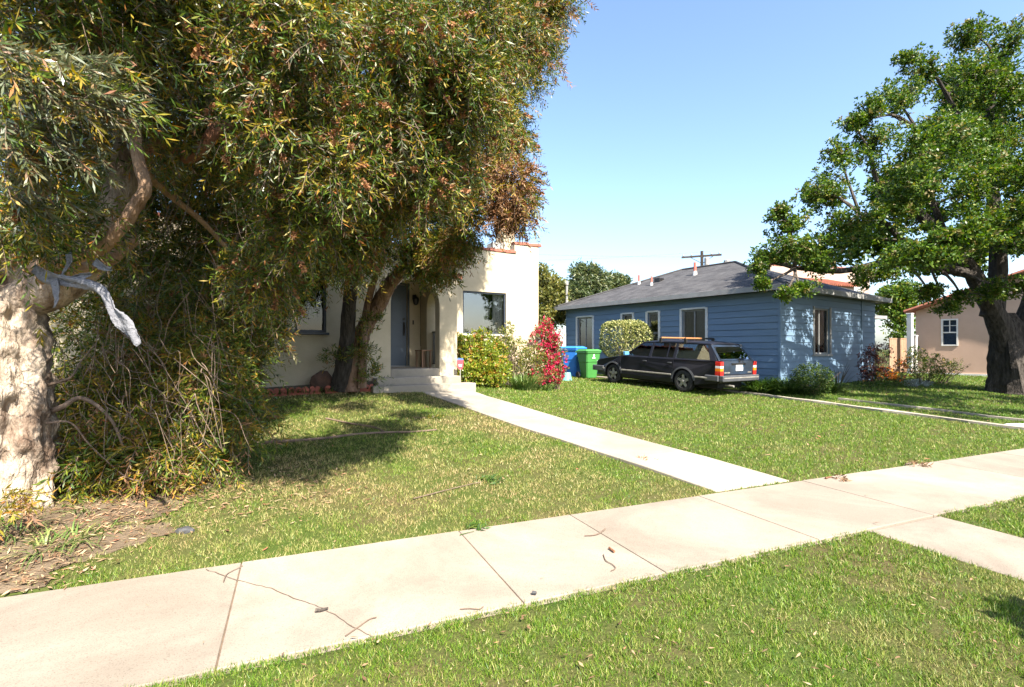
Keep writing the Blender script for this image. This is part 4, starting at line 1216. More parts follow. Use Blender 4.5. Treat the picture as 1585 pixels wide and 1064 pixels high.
def tufts(Lv, S, T, k, LL, LW, mi=0, spread=0.9, up=0.0):
    m = len(S); mi = np.broadcast_to(np.asarray(mi), (m,))
    for i in range(k):
        D = nrm(T * .6 + rdir(m) * spread + np.array([0, 0, up]))
        Lv.blades(S + rng.normal(size=(m, 3)) * LL * .35, D, LL * rng.uniform(.7, 1.25, m), LW * rng.uniform(.75, 1.2, m), mi, .48)
def brushes(Lv, S, T, mi, n=26, L=.10, spike=.016):
    m = len(S); a, b = perp(T)
    for k in range(n):
        t = rng.uniform(0, 1, m); an = rng.uniform(0, 6.28, m)
        rad = a * np.cos(an)[:, None] + b * np.sin(an)[:, None]
        Lv.blades(S + T * (L * t)[:, None], nrm(rad + T * .4), spike * rng.uniform(.8, 1.3, m), spike * .8, mi, .5)
def B(px, py, d, rx, ry, rz, w=1.0):
    return (P(px, py, d), (rx, ry, rz), w)
def limb(m, pts, r0, r1, seg=9, mi=0, wob=.06, sub=5):
    """smooth limb through control points"""
    pts = [Vector(p) for p in pts]; out = []
    ext = [pts[0] * 2 - pts[1]] + pts + [pts[-1] * 2 - pts[-2]]
    for i in range(1, len(ext) - 2):
        p0, p1, p2, p3 = ext[i - 1:i + 3]
        for k in range(sub):
            t = k / sub
            out.append(0.5 * ((2 * p1) + (p2 - p0) * t + (2 * p0 - 5 * p1 + 4 * p2 - p3) * t * t + (3 * p1 - p0 - 3 * p2 + p3) * t ** 3))
    out.append(pts[-1]); n = len(out)
    m.tube(out, [r0 + (r1 - r0) * (i / (n - 1)) ** .8 for i in range(n)], seg, mi, wob=wob)
    return out
def branchlets(m, src, blobs, per, r, mi=0, seed=1):
    rd = random.Random(seed)
    for c, rr, w_ in blobs:
        c = Vector(c); s = min(src, key=lambda q: (q - c).length)
        mid = s.lerp(c, .5) + Vector((rd.uniform(-.3, .3), rd.uniform(-.3, .3), rd.uniform(-.1, .4))) * (s - c).length * .3
        limb(m, [s, mid, c], r, r * .4, 6, mi, .08, 4)
        for k in range(per):
            d = Vector((rd.gauss(0, 1), rd.gauss(0, 1), rd.gauss(0.1, .8))).normalized()
            e = c + Vector((d.x * rr[0], d.y * rr[1], d.z * rr[2])) * rd.uniform(.6, .95)
            limb(m, [c.lerp(mid, rd.uniform(0, .4)), c.lerp(e, .5) + Vector((0, 0, .08)), e], r * .38, r * .10, 5, mi, .1, 3)

G_OLIVE = [(0.0, (0.020, 0.042, 0.005)), (0.3, (0.048, 0.088, 0.008)), (0.6, (0.088, 0.125, 0.012)), (0.82, (0.18, 0.165, 0.014)), (0.94, (0.24, 0.16, 0.018)), (1.0, (0.26, 0.085, 0.025))]
M['bb'] = leafmat('narrow_olive_leaves', G_OLIVE, 0.42, 0.16, 0.32)
M['bbgrey'] = leafmat('narrow_greygreen_highlit_leaves', [(0, (.06, .08, .035)), (.5, (.10, .115, .055)), (.85, (.16, .145, .07)), (1, (.24, .11, .06))], 0.36, 0.14, 0.5)  # grey-green leaves, paled so silvery sun highlights sit in the colour too
M['bbyel'] = leafmat('narrow_yellow_leaves', [(0, (.10, .105, .012)), (.5, (.19, .155, .016)), (.85, (.29, .19, .022)), (1, (.28, .10, .025))], 0.5, 0.22, 0.3)
M['bbrown'] = leafmat('dead_brown_leaves', [(0, (.12, .055, .025)), (.5, (.20, .10, .04)), (1, (.28, .16, .07))], 0.7, 0.15)
M['caps'] = leafmat('orange_brown_capsules', [(0, (.15, .062, .024)), (.5, (.26, .115, .045)), (1, (.34, .17, .075))], 0.8, 0.1)
BBM = [M['bb'], M['twig'], M['bbgrey'], M['bbyel'], M['bbrown'], M['caps']]

def bottlebrush(Lv, blobs, n, ln=.30, nl=20, LL=.075, LW=.0125, droop=.35, kinds=((0, .7), (2, .1), (3, .2)), caps=.05, shell=.5, clump=.5, seed=0.0, freq=1.3, keep=None):
    S, O, k = in_blobs(blobs, n, shell, clump, seed, freq)
    if keep is not None:
        q = keep(S); S, O = S[q], O[q]
    m = len(S)
    T = nrm(O * .7 + rdir(m) * .75 + np.array([.05, -.15, -.15]))
    sel = rng.choice([a for a, _ in kinds], m, p=np.array([b for _, b in kinds]) / sum(b for _, b in kinds))
    # colour kinds come in drifts rather than evenly
    dr = np.sin(S[:, 0] * 2.1 + seed) * np.sin(S[:, 2] * 2.6 + 1) + .5 * np.sin(S[:, 1] * 3 + S[:, 0] * 2)
    sel = np.where((dr < -.35) & (rng.random(m) < .7), 0, sel)
    sprigs(Lv, S, T, ln, nl, LL, LW, droop, sel, 1)
    if caps:
        q = rng.random(m) < caps
        brushes(Lv, S[q] + T[q] * ln * .5, nrm(T[q] + np.array([0, 0, -.5])), 5, 44, .10, .026)

# ---- left tree
TA = empty('bottlebrush_tree', (-4.45, 4.55, g(-4.45, 4.55)), 0, 'big tree with pale peeling bark trunk and foliage drooping to the lawn', 'tree')
o3 = Vector(TA.location)
def rel(m, o):
    m.v = [tuple(Vector(p) - o) for p in m.v]; return m
m = MB()
base = P(2, 812, 4.6)
trunkpts = [P(-18, 840, 4.6), P(-6, 780, 4.6), P(-2, 690, 4.6), P(-4, 600, 4.6), P(-10, 520, 4.62), P(-12, 450, 4.7), P(-6, 400, 4.75)]
# trunk with fluted, flaking surface
tp = []
ext = trunkpts
for i in range(len(ext) - 1):
    for k in range(18): tp.append(ext[i].lerp(ext[i + 1], k / 18))
tp.append(ext[-1]); seg = 96; vs = []; n = len(tp)
for i, p in enumerate(tp):
    t = i / (n - 1); r = .40 + .16 * math.exp(-t * 9) - .05 * t
    for k in range(seg):
        a = 2 * math.pi * k / seg
        fl = 1.5 * (.022 * math.sin(a * 5 + t * 3 + math.sin(t * 7)) + .018 * math.sin(a * 11 - t * 5 + 2 * math.sin(t * 9 + a)) + .012 * math.sin(a * 19 + 3 * math.sin(t * 14 + a * 2)) + .010 * math.sin(t * 46 + 3 * math.sin(a * 3)) + .010 * math.sin(t * 90 + a * 7 + 2 * math.sin(a * 5)) + .004 * random.uniform(-1, 1))
        vs.append(p + Vector((math.cos(a), math.sin(a), 0)) * (r + fl))
m.add(vs, [(i * seg + k, i * seg + (k + 1) % seg, (i + 1) * seg + (k + 1) % seg, (i + 1) * seg + k) for i in range(n - 1) for k in range(seg)])
# loose flakes of bark
for _ in range(0):
    i = random.randrange(2, n - 4) if random.random() < .35 else random.randrange(2, n // 2); a = random.uniform(-1.2, .5); p = tp[i] + Vector((0, 0, random.uniform(-.05, .05)))
    t = i / (n - 1); r = .415 + .16 * math.exp(-t * 9) - .05 * t
    rad = Vector((math.cos(a), math.sin(a), 0)); tg_ = Vector((-math.sin(a), math.cos(a), 0))
    w2, h2 = random.uniform(.004, .016), random.uniform(.02, .13); q = p + rad * (r + .01); lf_ = random.uniform(.004, .03)
    m.add([q - tg_ * w2 + Vector((0, 0, h2)), q + tg_ * w2 + Vector((0, 0, h2)), q + tg_ * w2 * .8 + rad * lf_ - Vector((0, 0, h2)), q - tg_ * w2 * 1.1 + rad * lf_ * .6 - Vector((0, 0, h2))], [(0, 1, 2, 3)])
srcA = []
srcA += limb(m, [P(20, 470, 4.7), P(95, 440, 4.7), P(140, 395, 4.75), P(175, 330, 4.8), P(195, 250, 4.9), P(205, 160, 5.0), P(215, 40, 5.1), P(220, -150, 5.2)], .20, .07, 14)
m.build
rel(m, o3).build('trunk', M['paper'], TA, smooth=True)
m = MB()
srcA += limb(m, [P(55, 415, 4.35), P(110, 398, 4.2), P(150, 388, 4.15), P(188, 352, 4.1), P(212, 315, 4.1), P(225, 292, 4.1), P(218, 262, 4.1), P(211, 232, 4.1), P(208, 180, 4.15), P(196, 110, 4.2), P(191, 40, 4.2), P(190, -80, 4.3)], .062, .034, 12)
srcA += limb(m, [P(60, 425, 4.4), P(115, 418, 4.5), P(165, 402, 4.7), P(205, 372, 4.9)], .09, .06, 10)
srcA += limb(m, [P(190, 260, 4.9), P(225, 232, 4.9), P(262, 214, 4.9), P(300, 190, 5.2), P(360, 120, 5.6), P(420, 20, 6)], .08, .04, 10)
srcA += limb(m, [P(5, 430, 4.7), P(30, 330, 4.5), P(40, 200, 4.3), P(70, 60, 4.2), P(100, -100, 4.2)], .15, .05, 10)
srcA += limb(m, [P(205, 250, 4.9), P(260, 300, 5.5), P(320, 350, 6.0), P(380, 420, 6.6)], .05, .02, 8)
rel(m, o3).build('limb', M['limb'], TA)
m = MB()
limb(m, [P(285, 246, 4.8), P(300, 242, 4.75), P(318, 222, 4.7), P(334, 200, 4.7), P(350, 195, 4.9)], .045, .06, 10)
rel(m, o3).build('limb', M['redlimb'], TA)

blobA = [B(40, 70, 4.0, .75, .7, .55), B(190, 60, 4.9, .9, .9, .6), B(330, 100, 5.5, 1.0, .9, .75), B(100, -170, 4.6, 1.2, 1.2, .8, .7), B(350, -150, 5.6, 1.5, 1.3, .9, .7),
         B(60, 190, 4.4, .7, .6, .5), B(300, 200, 5.9, .9, .7, .5), B(40, 320, 4.5, .5, .4, .4), B(140, 180, 5.4, .6, .6, .6),
         B(390, 200, 6.4, .8, .8, .8), B(400, 330, 6.8, .75, .7, .8), B(370, 440, 6.7, .6, .6, .7), B(375, 520, 7.0, .4, .5, .5)]
skirtA = [B(250, 560, 6.0, .8, .5, .5), B(320, 600, 6.2, .5, .4, .5), B(180, 600, 5.8, .6, .45, .6), B(230, 670, 5.7, .8, .45, .4), B(140, 690, 5.4, .45, .35, .4),
          B(330, 660, 5.9, .38, .3, .35), B(280, 480, 6.4, .7, .5, .5), B(290, 740, 5.5, .30, .25, .14), B(190, 735, 5.3, .45, .3, .18), B(150, 620, 5.1, .3, .25, .3), B(220, 640, 5.2, .4, .25, .35), B(300, 600, 5.4, .4, .25, .4), B(340, 690, 5.3, .3, .2, .2), B(260, 700, 5.1, .4, .2, .2), B(370, 640, 5.7, .25, .2, .25), B(160, 700, 5.0, .25, .2, .25), B(330, 540, 5.7, .4, .3, .35), B(240, 540, 5.5, .4, .3, .3)]
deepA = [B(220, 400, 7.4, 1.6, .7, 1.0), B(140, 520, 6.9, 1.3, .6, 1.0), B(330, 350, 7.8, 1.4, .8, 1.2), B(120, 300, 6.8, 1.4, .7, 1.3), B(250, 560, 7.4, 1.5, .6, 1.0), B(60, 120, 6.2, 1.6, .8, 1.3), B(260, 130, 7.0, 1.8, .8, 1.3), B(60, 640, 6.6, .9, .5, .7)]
m = MB()
branchlets(m, srcA, blobA, 6, .03, 0, 3)
rd = random.Random(5)
for _ in range(52):      # bare drooping twigs in the hollow under the crown
    px, py, d = rd.uniform(170, 420), rd.uniform(210, 470), rd.uniform(5.0, 6.3)
    pts = [P(px, py, d)]; dx = rd.uniform(-110, 120)
    for k in range(1, 4): pts.append(P(px + dx * k / 3 + rd.uniform(-14, 14), py + k * rd.uniform(25, 70), d - .06 * k + rd.uniform(-.08, .08)))
    limb(m, pts, .0042, .002, 4, 0, .1, 4)
for _ in range(85):
    px, py, d = rd.uniform(75, 340), rd.uniform(500, 640), rd.uniform(4.75, 5.4)
    pts = [P(px, py, d)]; dx = rd.uniform(-30, 90)
    for k in range(1, 4): pts.append(P(px + dx * k / 3 + rd.uniform(-14, 14), min(745, py + k * rd.uniform(5, 45)), d - .05 * k + rd.uniform(-.05, .05)))
    limb(m, pts, .0048, .002, 4, 0, .1, 4)
limb(m, [P(72, 640, 4.7), P(100, 628, 4.7), P(122, 616, 4.75), P(150, 628, 4.8), P(175, 655, 4.85), P(190, 690, 4.9), P(198, 722, 4.95), P(204, 742, 5.0)], .028, .006, 8)
limb(m, [P(60, 600, 4.7), P(95, 590, 4.7), P(112, 582, 4.7), P(125, 560, 4.8), P(150, 530, 4.9)], .016, .004, 6)
limb(m, [P(72, 655, 4.6), P(110, 655, 4.6), P(140, 690, 4.7), P(190, 735, 4.8), P(215, 745, 4.8)], .010, .004, 6)
rel(m, o3).build('twigs', M['twig'], TA)
Lv = Leaves()
blobA2 = [B(70, 40, 3.3, .5, .45, .3), B(170, 20, 3.7, .5, .5, .3), B(40, 330, 3.6, .3, .3, .25), B(110, 330, 4.0, .3, .25, .2), B(230, 90, 4.3, .6, .5, .4), B(300, 40, 4.5, .7, .6, .5), B(60, -120, 3.4, .8, .8, .5), B(250, -120, 4.0, 1.0, .9, .5), B(420, 60, 5.2, .8, .7, .7), B(390, -120, 5.0, 1.0, .9, .6), B(250, 210, 4.6, .35, .3, .3), B(350, 200, 5.0, .5, .45, .45), B(430, 230, 5.6, .6, .5, .6)]
topA = [B(0, 0, 1, .1, .1, .1, .01)] * 0 + [((-1.2, 2.9, 4.7), (.5, .4, .3), .5),  ((-1.8, 3.0, 4.8), (.6, .5, .35), 1), ((-2.6, 3.0, 4.7), (.7, .5, .4), 1), ((-3.3, 3.2, 4.6), (.7, .5, .4), 1)] + [B(236, -200, 4.4, 1.2, 1.1, .7), B(330, -220, 4.4, 1.0, 1.0, .7), B(130, -260, 3.8, 1.1, 1.0, .6), B(420, -260, 4.2, 1.0, 1.0, .6), B(240, -60, 4.6, .8, .8, .5), B(20, -150, 4.6, 1.0, 1.0, .6)]
bottlebrush(Lv, split(topA, 11), 4200, .34, 16, .10, .022, .3, ((0, .8), (3, .2)), .0, .55, .2, 4)
bottlebrush(Lv, split(blobA2, 9), 4200, .28, 20, .075, .0135, .3, ((0, .58), (2, .20), (3, .22)), .04, .6, .2, 0)
bottlebrush(Lv, split(blobA, 9), 4300, .30, 20, .078, .0145, .3, ((0, .72), (2, .06), (3, .22)), .05, .5, .45, 0)
bottlebrush(Lv, split(skirtA, 10), 3300, .30, 18, .078, .0145, .5, ((0, .62), (3, .3), (4, .08)), .0, .5, .4, 1)
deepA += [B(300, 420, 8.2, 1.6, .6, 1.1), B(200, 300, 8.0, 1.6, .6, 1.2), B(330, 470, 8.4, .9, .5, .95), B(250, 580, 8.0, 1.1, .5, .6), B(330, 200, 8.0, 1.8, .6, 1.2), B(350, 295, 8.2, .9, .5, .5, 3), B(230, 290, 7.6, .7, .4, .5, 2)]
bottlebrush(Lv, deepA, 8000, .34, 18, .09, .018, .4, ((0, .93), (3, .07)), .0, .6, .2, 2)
# the near, pale, sunlit sprays at the upper left
nearA = [B(45, 110, 3.0, .42, .3, .16), B(110, 150, 3.1, .35, .25, .12), B(20, 190, 3.0, .25, .22, .2), B(70, 230, 3.2, .3, .25, .12), B(20, 270, 3.2, .22, .2, .12), B(150, 120, 3.3, .18, .2, .1), B(25, 310, 3.4, .18, .2, .06)]
S, O, k = in_blobs(nearA, 280, .6)
T = nrm(np.array([.75, -.1, -.22]) + rdir(len(S)) * .5)
sprigs(Lv, S, T, .26, 24, .075, .0125, .35, rng.choice([2, 2, 2, 2, 0, 3], len(S)), 1, .55)
# yellow sprig in front of the trunk, spray at the trunk's foot
S = np.array([P(62, 500, 4.05)]); sprigs(Lv, S, np.array([[.02, 0, -1.]]), .22, 20, .07, .013, 0, 3, 1, .5)
S, O, k = in_blobs([B(250, 745, 5.1, .35, .2, .05), B(180, 750, 5.0, .25, .2, .05), B(10, 770, 4.05, .15, .1, .12)], 60, .6)
sprigs(Lv, S, nrm(np.array([.6, -.4, -.1]) + rdir(len(S)) * .5), .3, 22, .08, .015, .3, rng.choice([3, 3, 4, 0], len(S)), 1)
Lv.build('crown', BBM, TA, o3)

# ---- second tree by the house
bx, by = P(545, 0, 10.4).x, 10.4
TB = empty('leaning_bottlebrush_tree', (bx, by, g(bx, by)), 0, 'two-stemmed tree with flaking bark leaning beside the arched porch, crown over the lawn', 'tree')
o3 = Vector(TB.location)
m = MB(); srcB = []
srcB += limb(m, [P(541, 606, 10.4), P(541, 585, 10.4), P(552, 545, 10.4), P(566, 505, 10.35), P(588, 468, 10.2), P(602, 442, 10.0), P(620, 421, 9.8), P(645, 399, 9.5), P(690, 350, 9.2), P(720, 250, 8.9)], .21, .09, 12)
srcB += limb(m, [P(560, 600, 10.35), P(561, 560, 10.3), P(564, 500, 10.2), P(577, 440, 10.0), P(592, 400, 9.6), P(600, 330, 9.0)], .10, .05, 9)
for _ in range(120):
    i = random.randrange(2, 34); p = srcB[min(i, len(srcB) - 1)]; a = random.uniform(-2.8, .2)
    rad = Vector((math.cos(a), math.sin(a), 0)); w2, h2 = random.uniform(.01, .03), random.uniform(.04, .12)
    q = p + rad * .15; tg_ = Vector((-rad.y, rad.x, 0)); lf_ = random.uniform(.01, .05)
    m.add([q - tg_ * w2 + Vector((0, 0, h2)), q + tg_ * w2 + Vector((0, 0, h2)), q + tg_ * w2 + rad * lf_ - Vector((0, 0, h2)), q - tg_ * w2 + rad * lf_ - Vector((0, 0, h2))], [(0, 1, 2, 3)])
rel(m, o3).build('trunk', mat('flaking_trunk_bark', (0.30, 0.19, 0.13), .9, (0.13, .08, .055), 4, 9, 1.0, 16, stretch=(2, 2, .5), bdist=.05, spec=.15), TB)
m = MB()
srcB += limb(m, [P(525, 602, 10.3), P(531, 570, 10.2), P(537, 530, 10.1), P(540, 480, 10.0), P(545, 430, 9.8), P(552, 370, 9.3), P(560, 280, 8.6), P(590, 150, 8.0), P(650, -50, 7.8)], .19, .07, 11)
srcB += limb(m, [P(548, 400, 9.5), P(500, 300, 8.6), P(470, 180, 7.6), P(480, 20, 7.2)], .10, .04, 8)
srcB += limb(m, [P(575, 210, 8.3), P(680, 130, 8.3), P(760, 70, 8.4), P(830, 8, 8.4)], .05, .02, 8)
rel(m, o3).build('trunk', M['barkdark'], TB)
blobB = [B(500, 70, 7.2, 1.1, 1.0, 1.0), B(620, 40, 7.8, 1.1, 1.0, .9), B(735, 40, 8.2, .9, .9, .7), B(805, 45, 8.4, .5, .5, .45), B(848, 5, 8.3, .38, .4, .3),
         B(560, 210, 7.4, 1.1, 1.0, .9), B(670, 160, 8.0, .9, .9, .8), B(765, 130, 8.5, .55, .5, .5), B(740, 225, 8.7, .6, .6, .5),
         B(470, 290, 7.4, .9, .8, .9), B(600, 320, 8.0, .9, .9, .65), B(690, 300, 8.7, .6, .6, .5), B(660, 378, 9.0, .5, .5, .24), B(705, 372, 9.2, .35, .4, .25), B(650, 396, 9.1, .28, .3, .14),
         B(530, 385, 8.0, .75, .7, .45), B(425, 430, 7.6, .55, .6, .55), B(400, 520, 7.7, .36, .4, .5), B(372, 575, 7.6, .28, .3, .22), B(680, 415, 9.4, .2, .2, .1)]
topB = [B(600, -150, 7.6, 1.7, 1.4, 1.0), B(440, -160, 7.2, 1.4, 1.3, 1.0), B(770, -110, 8.2, .9, .9, .7), B(640, -330, 7.6, 1.8, 1.5, 1.1), B(840, -90, 8.1, .5, .6, .6)]
brownB = [B(795, 295, 7.4, .33, .32, .42), B(770, 265, 7.4, .25, .25, .25), B(815, 330, 7.4, .16, .2, .23), B(780, 335, 7.4, .2, .2, .16)]
deepB = [B(520, 200, 8.8, 1.6, .7, 1.5), B(640, 250, 9.2, 1.3, .6, 1.1), B(450, 350, 8.6, 1.1, .6, 1.2), B(560, 370, 9.0, .9, .5, .45), B(700, 130, 9.2, 1.0, .6, .9), B(375, 470, 8.4, .6, .4, .8)]
m = MB(); branchlets(m, srcB, [b_ for b_ in blobB + topB + brownB if b_[0][2] > 2.7], 5, .035, 0, 9)
limb(m, [P(790, 32, 8.3), P(812, 18, 8.2), P(830, 5, 8.15), P(845, -12, 8.1)], .02, .012, 6)
rel(m, o3).build('twigs', M['twig'], TB)
Lv = Leaves()
frontB = [B(500, 120, 4.8, .75, .7, .65), B(600, 90, 5.0, .75, .7, .6), B(560, 250, 5.3, .7, .6, .55), B(660, 190, 5.4, .65, .6, .6), B(480, 300, 5.5, .6, .6, .6), B(700, 60, 5.5, .6, .6, .5), B(640, 300, 5.9, .5, .5, .4), B(755, 80, 5.8, .45, .5, .45), B(560, 340, 6.0, .45, .5, .35), B(750, 180, 6.4, .42, .5, .45), B(700, 270, 6.3, .42, .5, .35), B(805, 45, 6.4, .36, .4, .4), B(690, 150, 5.2, .5, .5, .5), B(740, -20, 5.3, .6, .6, .4), B(835, 10, 9.8, .5, .7, .5), B(690, -10, 6.6, .6, .6, .4), B(640, 10, 7.2, .6, .6, .5), B(760, 10, 7.2, .5, .5, .4), B(860, -90, 9.7, .8, .9, .9), B(900, -200, 8.8, .8, .9, .8), B(800, -230, 8.0, 1.0, 1.0, .8), 
          B(430, 180, 4.3, .5, .5, .5), B(520, 260, 4.6, .5, .5, .45), B(470, 60, 4.0, .55, .5, .5), B(590, 200, 4.7, .45, .5, .45), B(400, 60, 4.2, .5, .5, .5), B(620, 60, 4.5, .5, .5, .45), B(660, 240, 5.2, .4, .4, .4), B(440, 330, 5.0, .45, .45, .45), B(700, 110, 5.0, .4, .4, .45), B(405, 420, 5.6, .36, .4, .32), B(515, 355, 5.8, .38, .4, .26)]
_e = Vector((0, 0, EYE))
frontB = [((_e + (Vector(c) - _e) * .80), tuple(q * .80 for q in r), w_) if c[1] < 7 else (c, r, w_) for c, r, w_ in frontB]
bottlebrush(Lv, split(frontB, 13, .26), 11500, .23, 18, .056, .0112, .3, ((0, .76), (2, .13), (3, .11)), .10, .6, .2, 9, 1.2)
bottlebrush(Lv, split(blobB, 12, .28), 7500, .30, 18, .085, .0175, .3, ((0, .68), (2, .10), (3, .22)), .16, .5, .55, 3, 1.2)
bottlebrush(Lv, split(topB, 9), 900, .34, 16, .10, .022, .3, ((0, .8), (3, .2)), .0, .55, .3, 4)
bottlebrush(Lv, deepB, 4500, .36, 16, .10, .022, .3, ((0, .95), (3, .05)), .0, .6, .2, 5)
shadeB = [B(790, 190, 11.3, .55, .7, .6), B(830, 70, 10.8, .6, .7, .7), B(785, 90, 11.0, .6, .6, .6), B(845, -40, 10.2, .6, .7, .6), B(800, 130, 10.6, .5, .5, .5)]
bottlebrush(Lv, split(shadeB, 10, .3), 2000, .30, 16, .085, .02, .3, ((0, .8), (3, .2)), .06, .55, .2, 14)
edgeB = [B(785, 215, 7.7, .3, .35, .38), B(745, 255, 7.6, .36, .35, .35), B(728, 312, 7.6, .34, .35, .28), B(762, 150, 7.5, .38, .4, .35), B(720, 370, 8.2, .3, .3, .2), B(690, 382, 8.4, .3, .3, .16)]
bottlebrush(Lv, split(edgeB, 10, .3), 1500, .26, 18, .078, .015, .35, ((3, .5), (4, .22), (0, .28)), .16, .55, .2, 16)
bottlebrush(Lv, brownB, 1000, .24, 16, .07, .015, .4, ((4, .75), (3, .2), (0, .05)), .1, .5, .3, 6)
# dark drooping tip clusters at the outer edge
S = np.array([P(*p) for p in ((868, 20, 8.2), (880, 10, 8.2), (858, 40, 8.2), (862, 88, 8.3), (845, 92, 8.3), (835, 50, 8.3), (890, 0, 8.2), (850, 115, 8.3))])
S = np.repeat(S, 3, 0) + rng.normal(size=(24, 3)) * .06
sprigs(Lv, S, nrm(np.array([.4, 0, -.6]) + rdir(24) * .5), .24, 20, .08, .018, .3, rng.choice([4, 4, 0], 24), 1)
# leafy shoots from the foot of the trunk
S, O, k = in_blobs([B(560, 545, 10.1, .18, .1, .5), B(520, 555, 10.0, .25, .15, .2), B(580, 500, 10.0, .25, .1, .2), B(575, 580, 10.2, .18, .1, .25)], 110, .6)
sprigs(Lv, S, nrm(np.array([0, -.2, .5]) + rdir(len(S)) * .7), .26, 14, .09, .018, .2, 0, 1)
Lv.build('crown', BBM, TB, o3)

# ---- right-hand broadleaf tree
M['broad'] = leafmat('broad_green_leaves', [(0, (.020, .05, .005)), (.35, (.042, .09, .009)), (.7, (.078, .135, .013)), (.92, (.14, .175, .02)), (1, (.19, .17, .024))], 0.45, 0.28, 0.28)
M['pale'] = leafmat('dry_pale_leaves', [(0, (.12, .11, .03)), (1, (.20, .16, .05))], 0.6, 0.2)
tx, ty = P(1562, 0, 16.0).x, 16.0
TC_ = empty('broadleaf_tree', (tx, ty, g(tx, ty)), 0, 'large spreading broadleaf tree with a thick forked dark trunk on the right lawn', 'tree')
o3 = Vector(TC_.location); m = MB(); srcC = []
fl = [(P(1574, 622, 16), .86), (P(1574, 606, 16), .72), (P(1571, 585, 16), .59), (P(1566, 555, 16), .53), (P(1563, 530, 16), .46), (P(1561, 505, 16), .36), (P(1560, 485, 16), .16)]
seg = 26; vs = []
pts = []
for i in range(len(fl) - 1):
    for k in range(4): pts.append((fl[i][0].lerp(fl[i + 1][0], k / 4), fl[i][1] + (fl[i + 1][1] - fl[i][1]) * k / 4))
pts.append(fl[-1])
for i, (p, r) in enumerate(pts):
    for k in range(seg):
        a = 2 * math.pi * k / seg; q = r * (1 + .10 * math.sin(a * 5 + .4) + .05 * math.sin(a * 9 + i * .3) + .03 * random.uniform(-1, 1))
        vs.append(p + Vector((math.cos(a) * q, math.sin(a) * q, 0)))
m.add(vs, [(i * seg + k, i * seg + (k + 1) % seg, (i + 1) * seg + (k + 1) % seg, (i + 1) * seg + k) for i in range(len(pts) - 1) for k in range(seg)])
srcC += limb(m, [P(1560, 545, 16), P(1548, 505, 15.9), P(1526, 460, 15.8), P(1500, 415, 15.6), P(1470, 380, 15.3), P(1420, 330, 15), P(1360, 290, 14.7)], .37, .10, 14)
srcC += limb(m, [P(1562, 560, 16), P(1582, 520, 16), P(1600, 470, 16.1), P(1615, 400, 16.2), P(1625, 280, 16.4), P(1630, 100, 16.5)], .46, .14, 14)
srcC += limb(m, [P(1535, 490, 15.9), P(1545, 420, 15.9), P(1540, 330, 15.8), P(1530, 220, 15.7), P(1540, 100, 15.8)], .30, .08, 12)
srcC += limb(m, [P(1505, 425, 15.6), P(1440, 412, 15.0), P(1380, 405, 14.5), P(1300, 420, 14.0), P(1230, 415, 13.8)], .16, .05, 10)
srcC += limb(m, [P(1480, 390, 15.4), P(1430, 380, 14.8), P(1395, 370, 14.4), P(1370, 345, 14.2), P(1330, 330, 14)], .12, .05, 9)
srcC += limb(m, [P(1535, 260, 15.7), P(1490, 190, 15.4), P(1450, 120, 15.2)], .12, .05, 8)
srcC += limb(m, [P(1470, 385, 15.3), P(1440, 300, 15), P(1420, 200, 14.8)], .12, .05, 8)
rel(m, o3).build('trunk', M['barkdark'], TC_)
blobC = [B(1185, 398, 13.8, .55, .7, .35), B(1225, 350, 13.9, .65, .8, .5), B(1285, 300, 14.0, .9, 1.0, .75), B(1275, 405, 13.5, .9, .9, .42), B(1350, 225, 14.4, .8, 1.0, .8), B(1370, 330, 14.1, 1.0, 1.1, .8),
         B(1360, 425, 13.8, .9, .9, .38), B(1435, 120, 14.9, .7, .9, .75), B(1450, 240, 14.8, 1.2, 1.2, 1.0), B(1450, 380, 14.5, .9, 1.0, .7), B(1510, 120, 15.3, 1.0, 1.1, 1.0), B(1545, 230, 15.4, 1.2, 1.3, 1.1),
         B(1560, 70, 15.6, .9, 1.0, .8), B(1560, 360, 15.0, 1.1, 1.2, .9), B(1640, 150, 16, 1.6, 1.5, 1.8), B(1660, 350, 15.6, 1.3, 1.3, 1.1), B(1580, 445, 14.6, .7, .8, .35), B(1440, 452, 14.2, .6, .6, .32), B(1490, 460, 14.4, .55, .6, .32), B(1470, 478, 14.3, .3, .4, .16), B(1535, 450, 14.4, .5, .6, .3),
         B(1240, 445, 13.2, .35, .4, .14), B(1215, 455, 13.0, .25, .3, .12), B(1180, 440, 13.4, .16, .2, .12), B(1350, 160, 14.4, .4, .6, .3), B(1320, 190, 14.3, .35, .5, .3), B(1255, 300, 13.9, .5, .6, .4), B(1300, 240, 14.1, .55, .7, .5), B(1340, 185, 14.3, .5, .7, .5), B(1390, 150, 14.6, .7, .8, .6), B(1410, 90, 14.8, .4, .6, .35), B(1500, 50, 15.2, .7, .8, .6), B(1210, 330, 13.9, .4, .5, .3), B(1172, 415, 13.6, .35, .4, .25), B(1235, 385, 13.4, .8, .8, .5), B(1310, 350, 13.8, .9, .9, .6), B(1400, 270, 14.2, .9, .9, .8), B(1400, 400, 13.6, .9, .9, .5), B(1500, 300, 14.6, 1.0, 1.0, .9), B(1480, 200, 14.8, .9, .9, .8), B(1570, 280, 14.8, 1.0, 1.0, .9), B(1565, 150, 15, 1.0, 1.0, .8)]
backC = [B(1400, 300, 17.0, 1.8, 1.0, 1.5), B(1500, 180, 17.8, 1.8, 1.2, 1.8), B(1480, 400, 17.5, 1.5, 1.0, .6), B(1310, 380, 16.0, 1.4, .9, .7), B(1560, 380, 18.0, 1.5, 1.0, .8)]
m = MB(); branchlets(m, srcC, blobC + backC[:4], 9, .05, 0, 21)
rel(m, o3).build('branches', M['bark'], TC_)
Lv = Leaves()
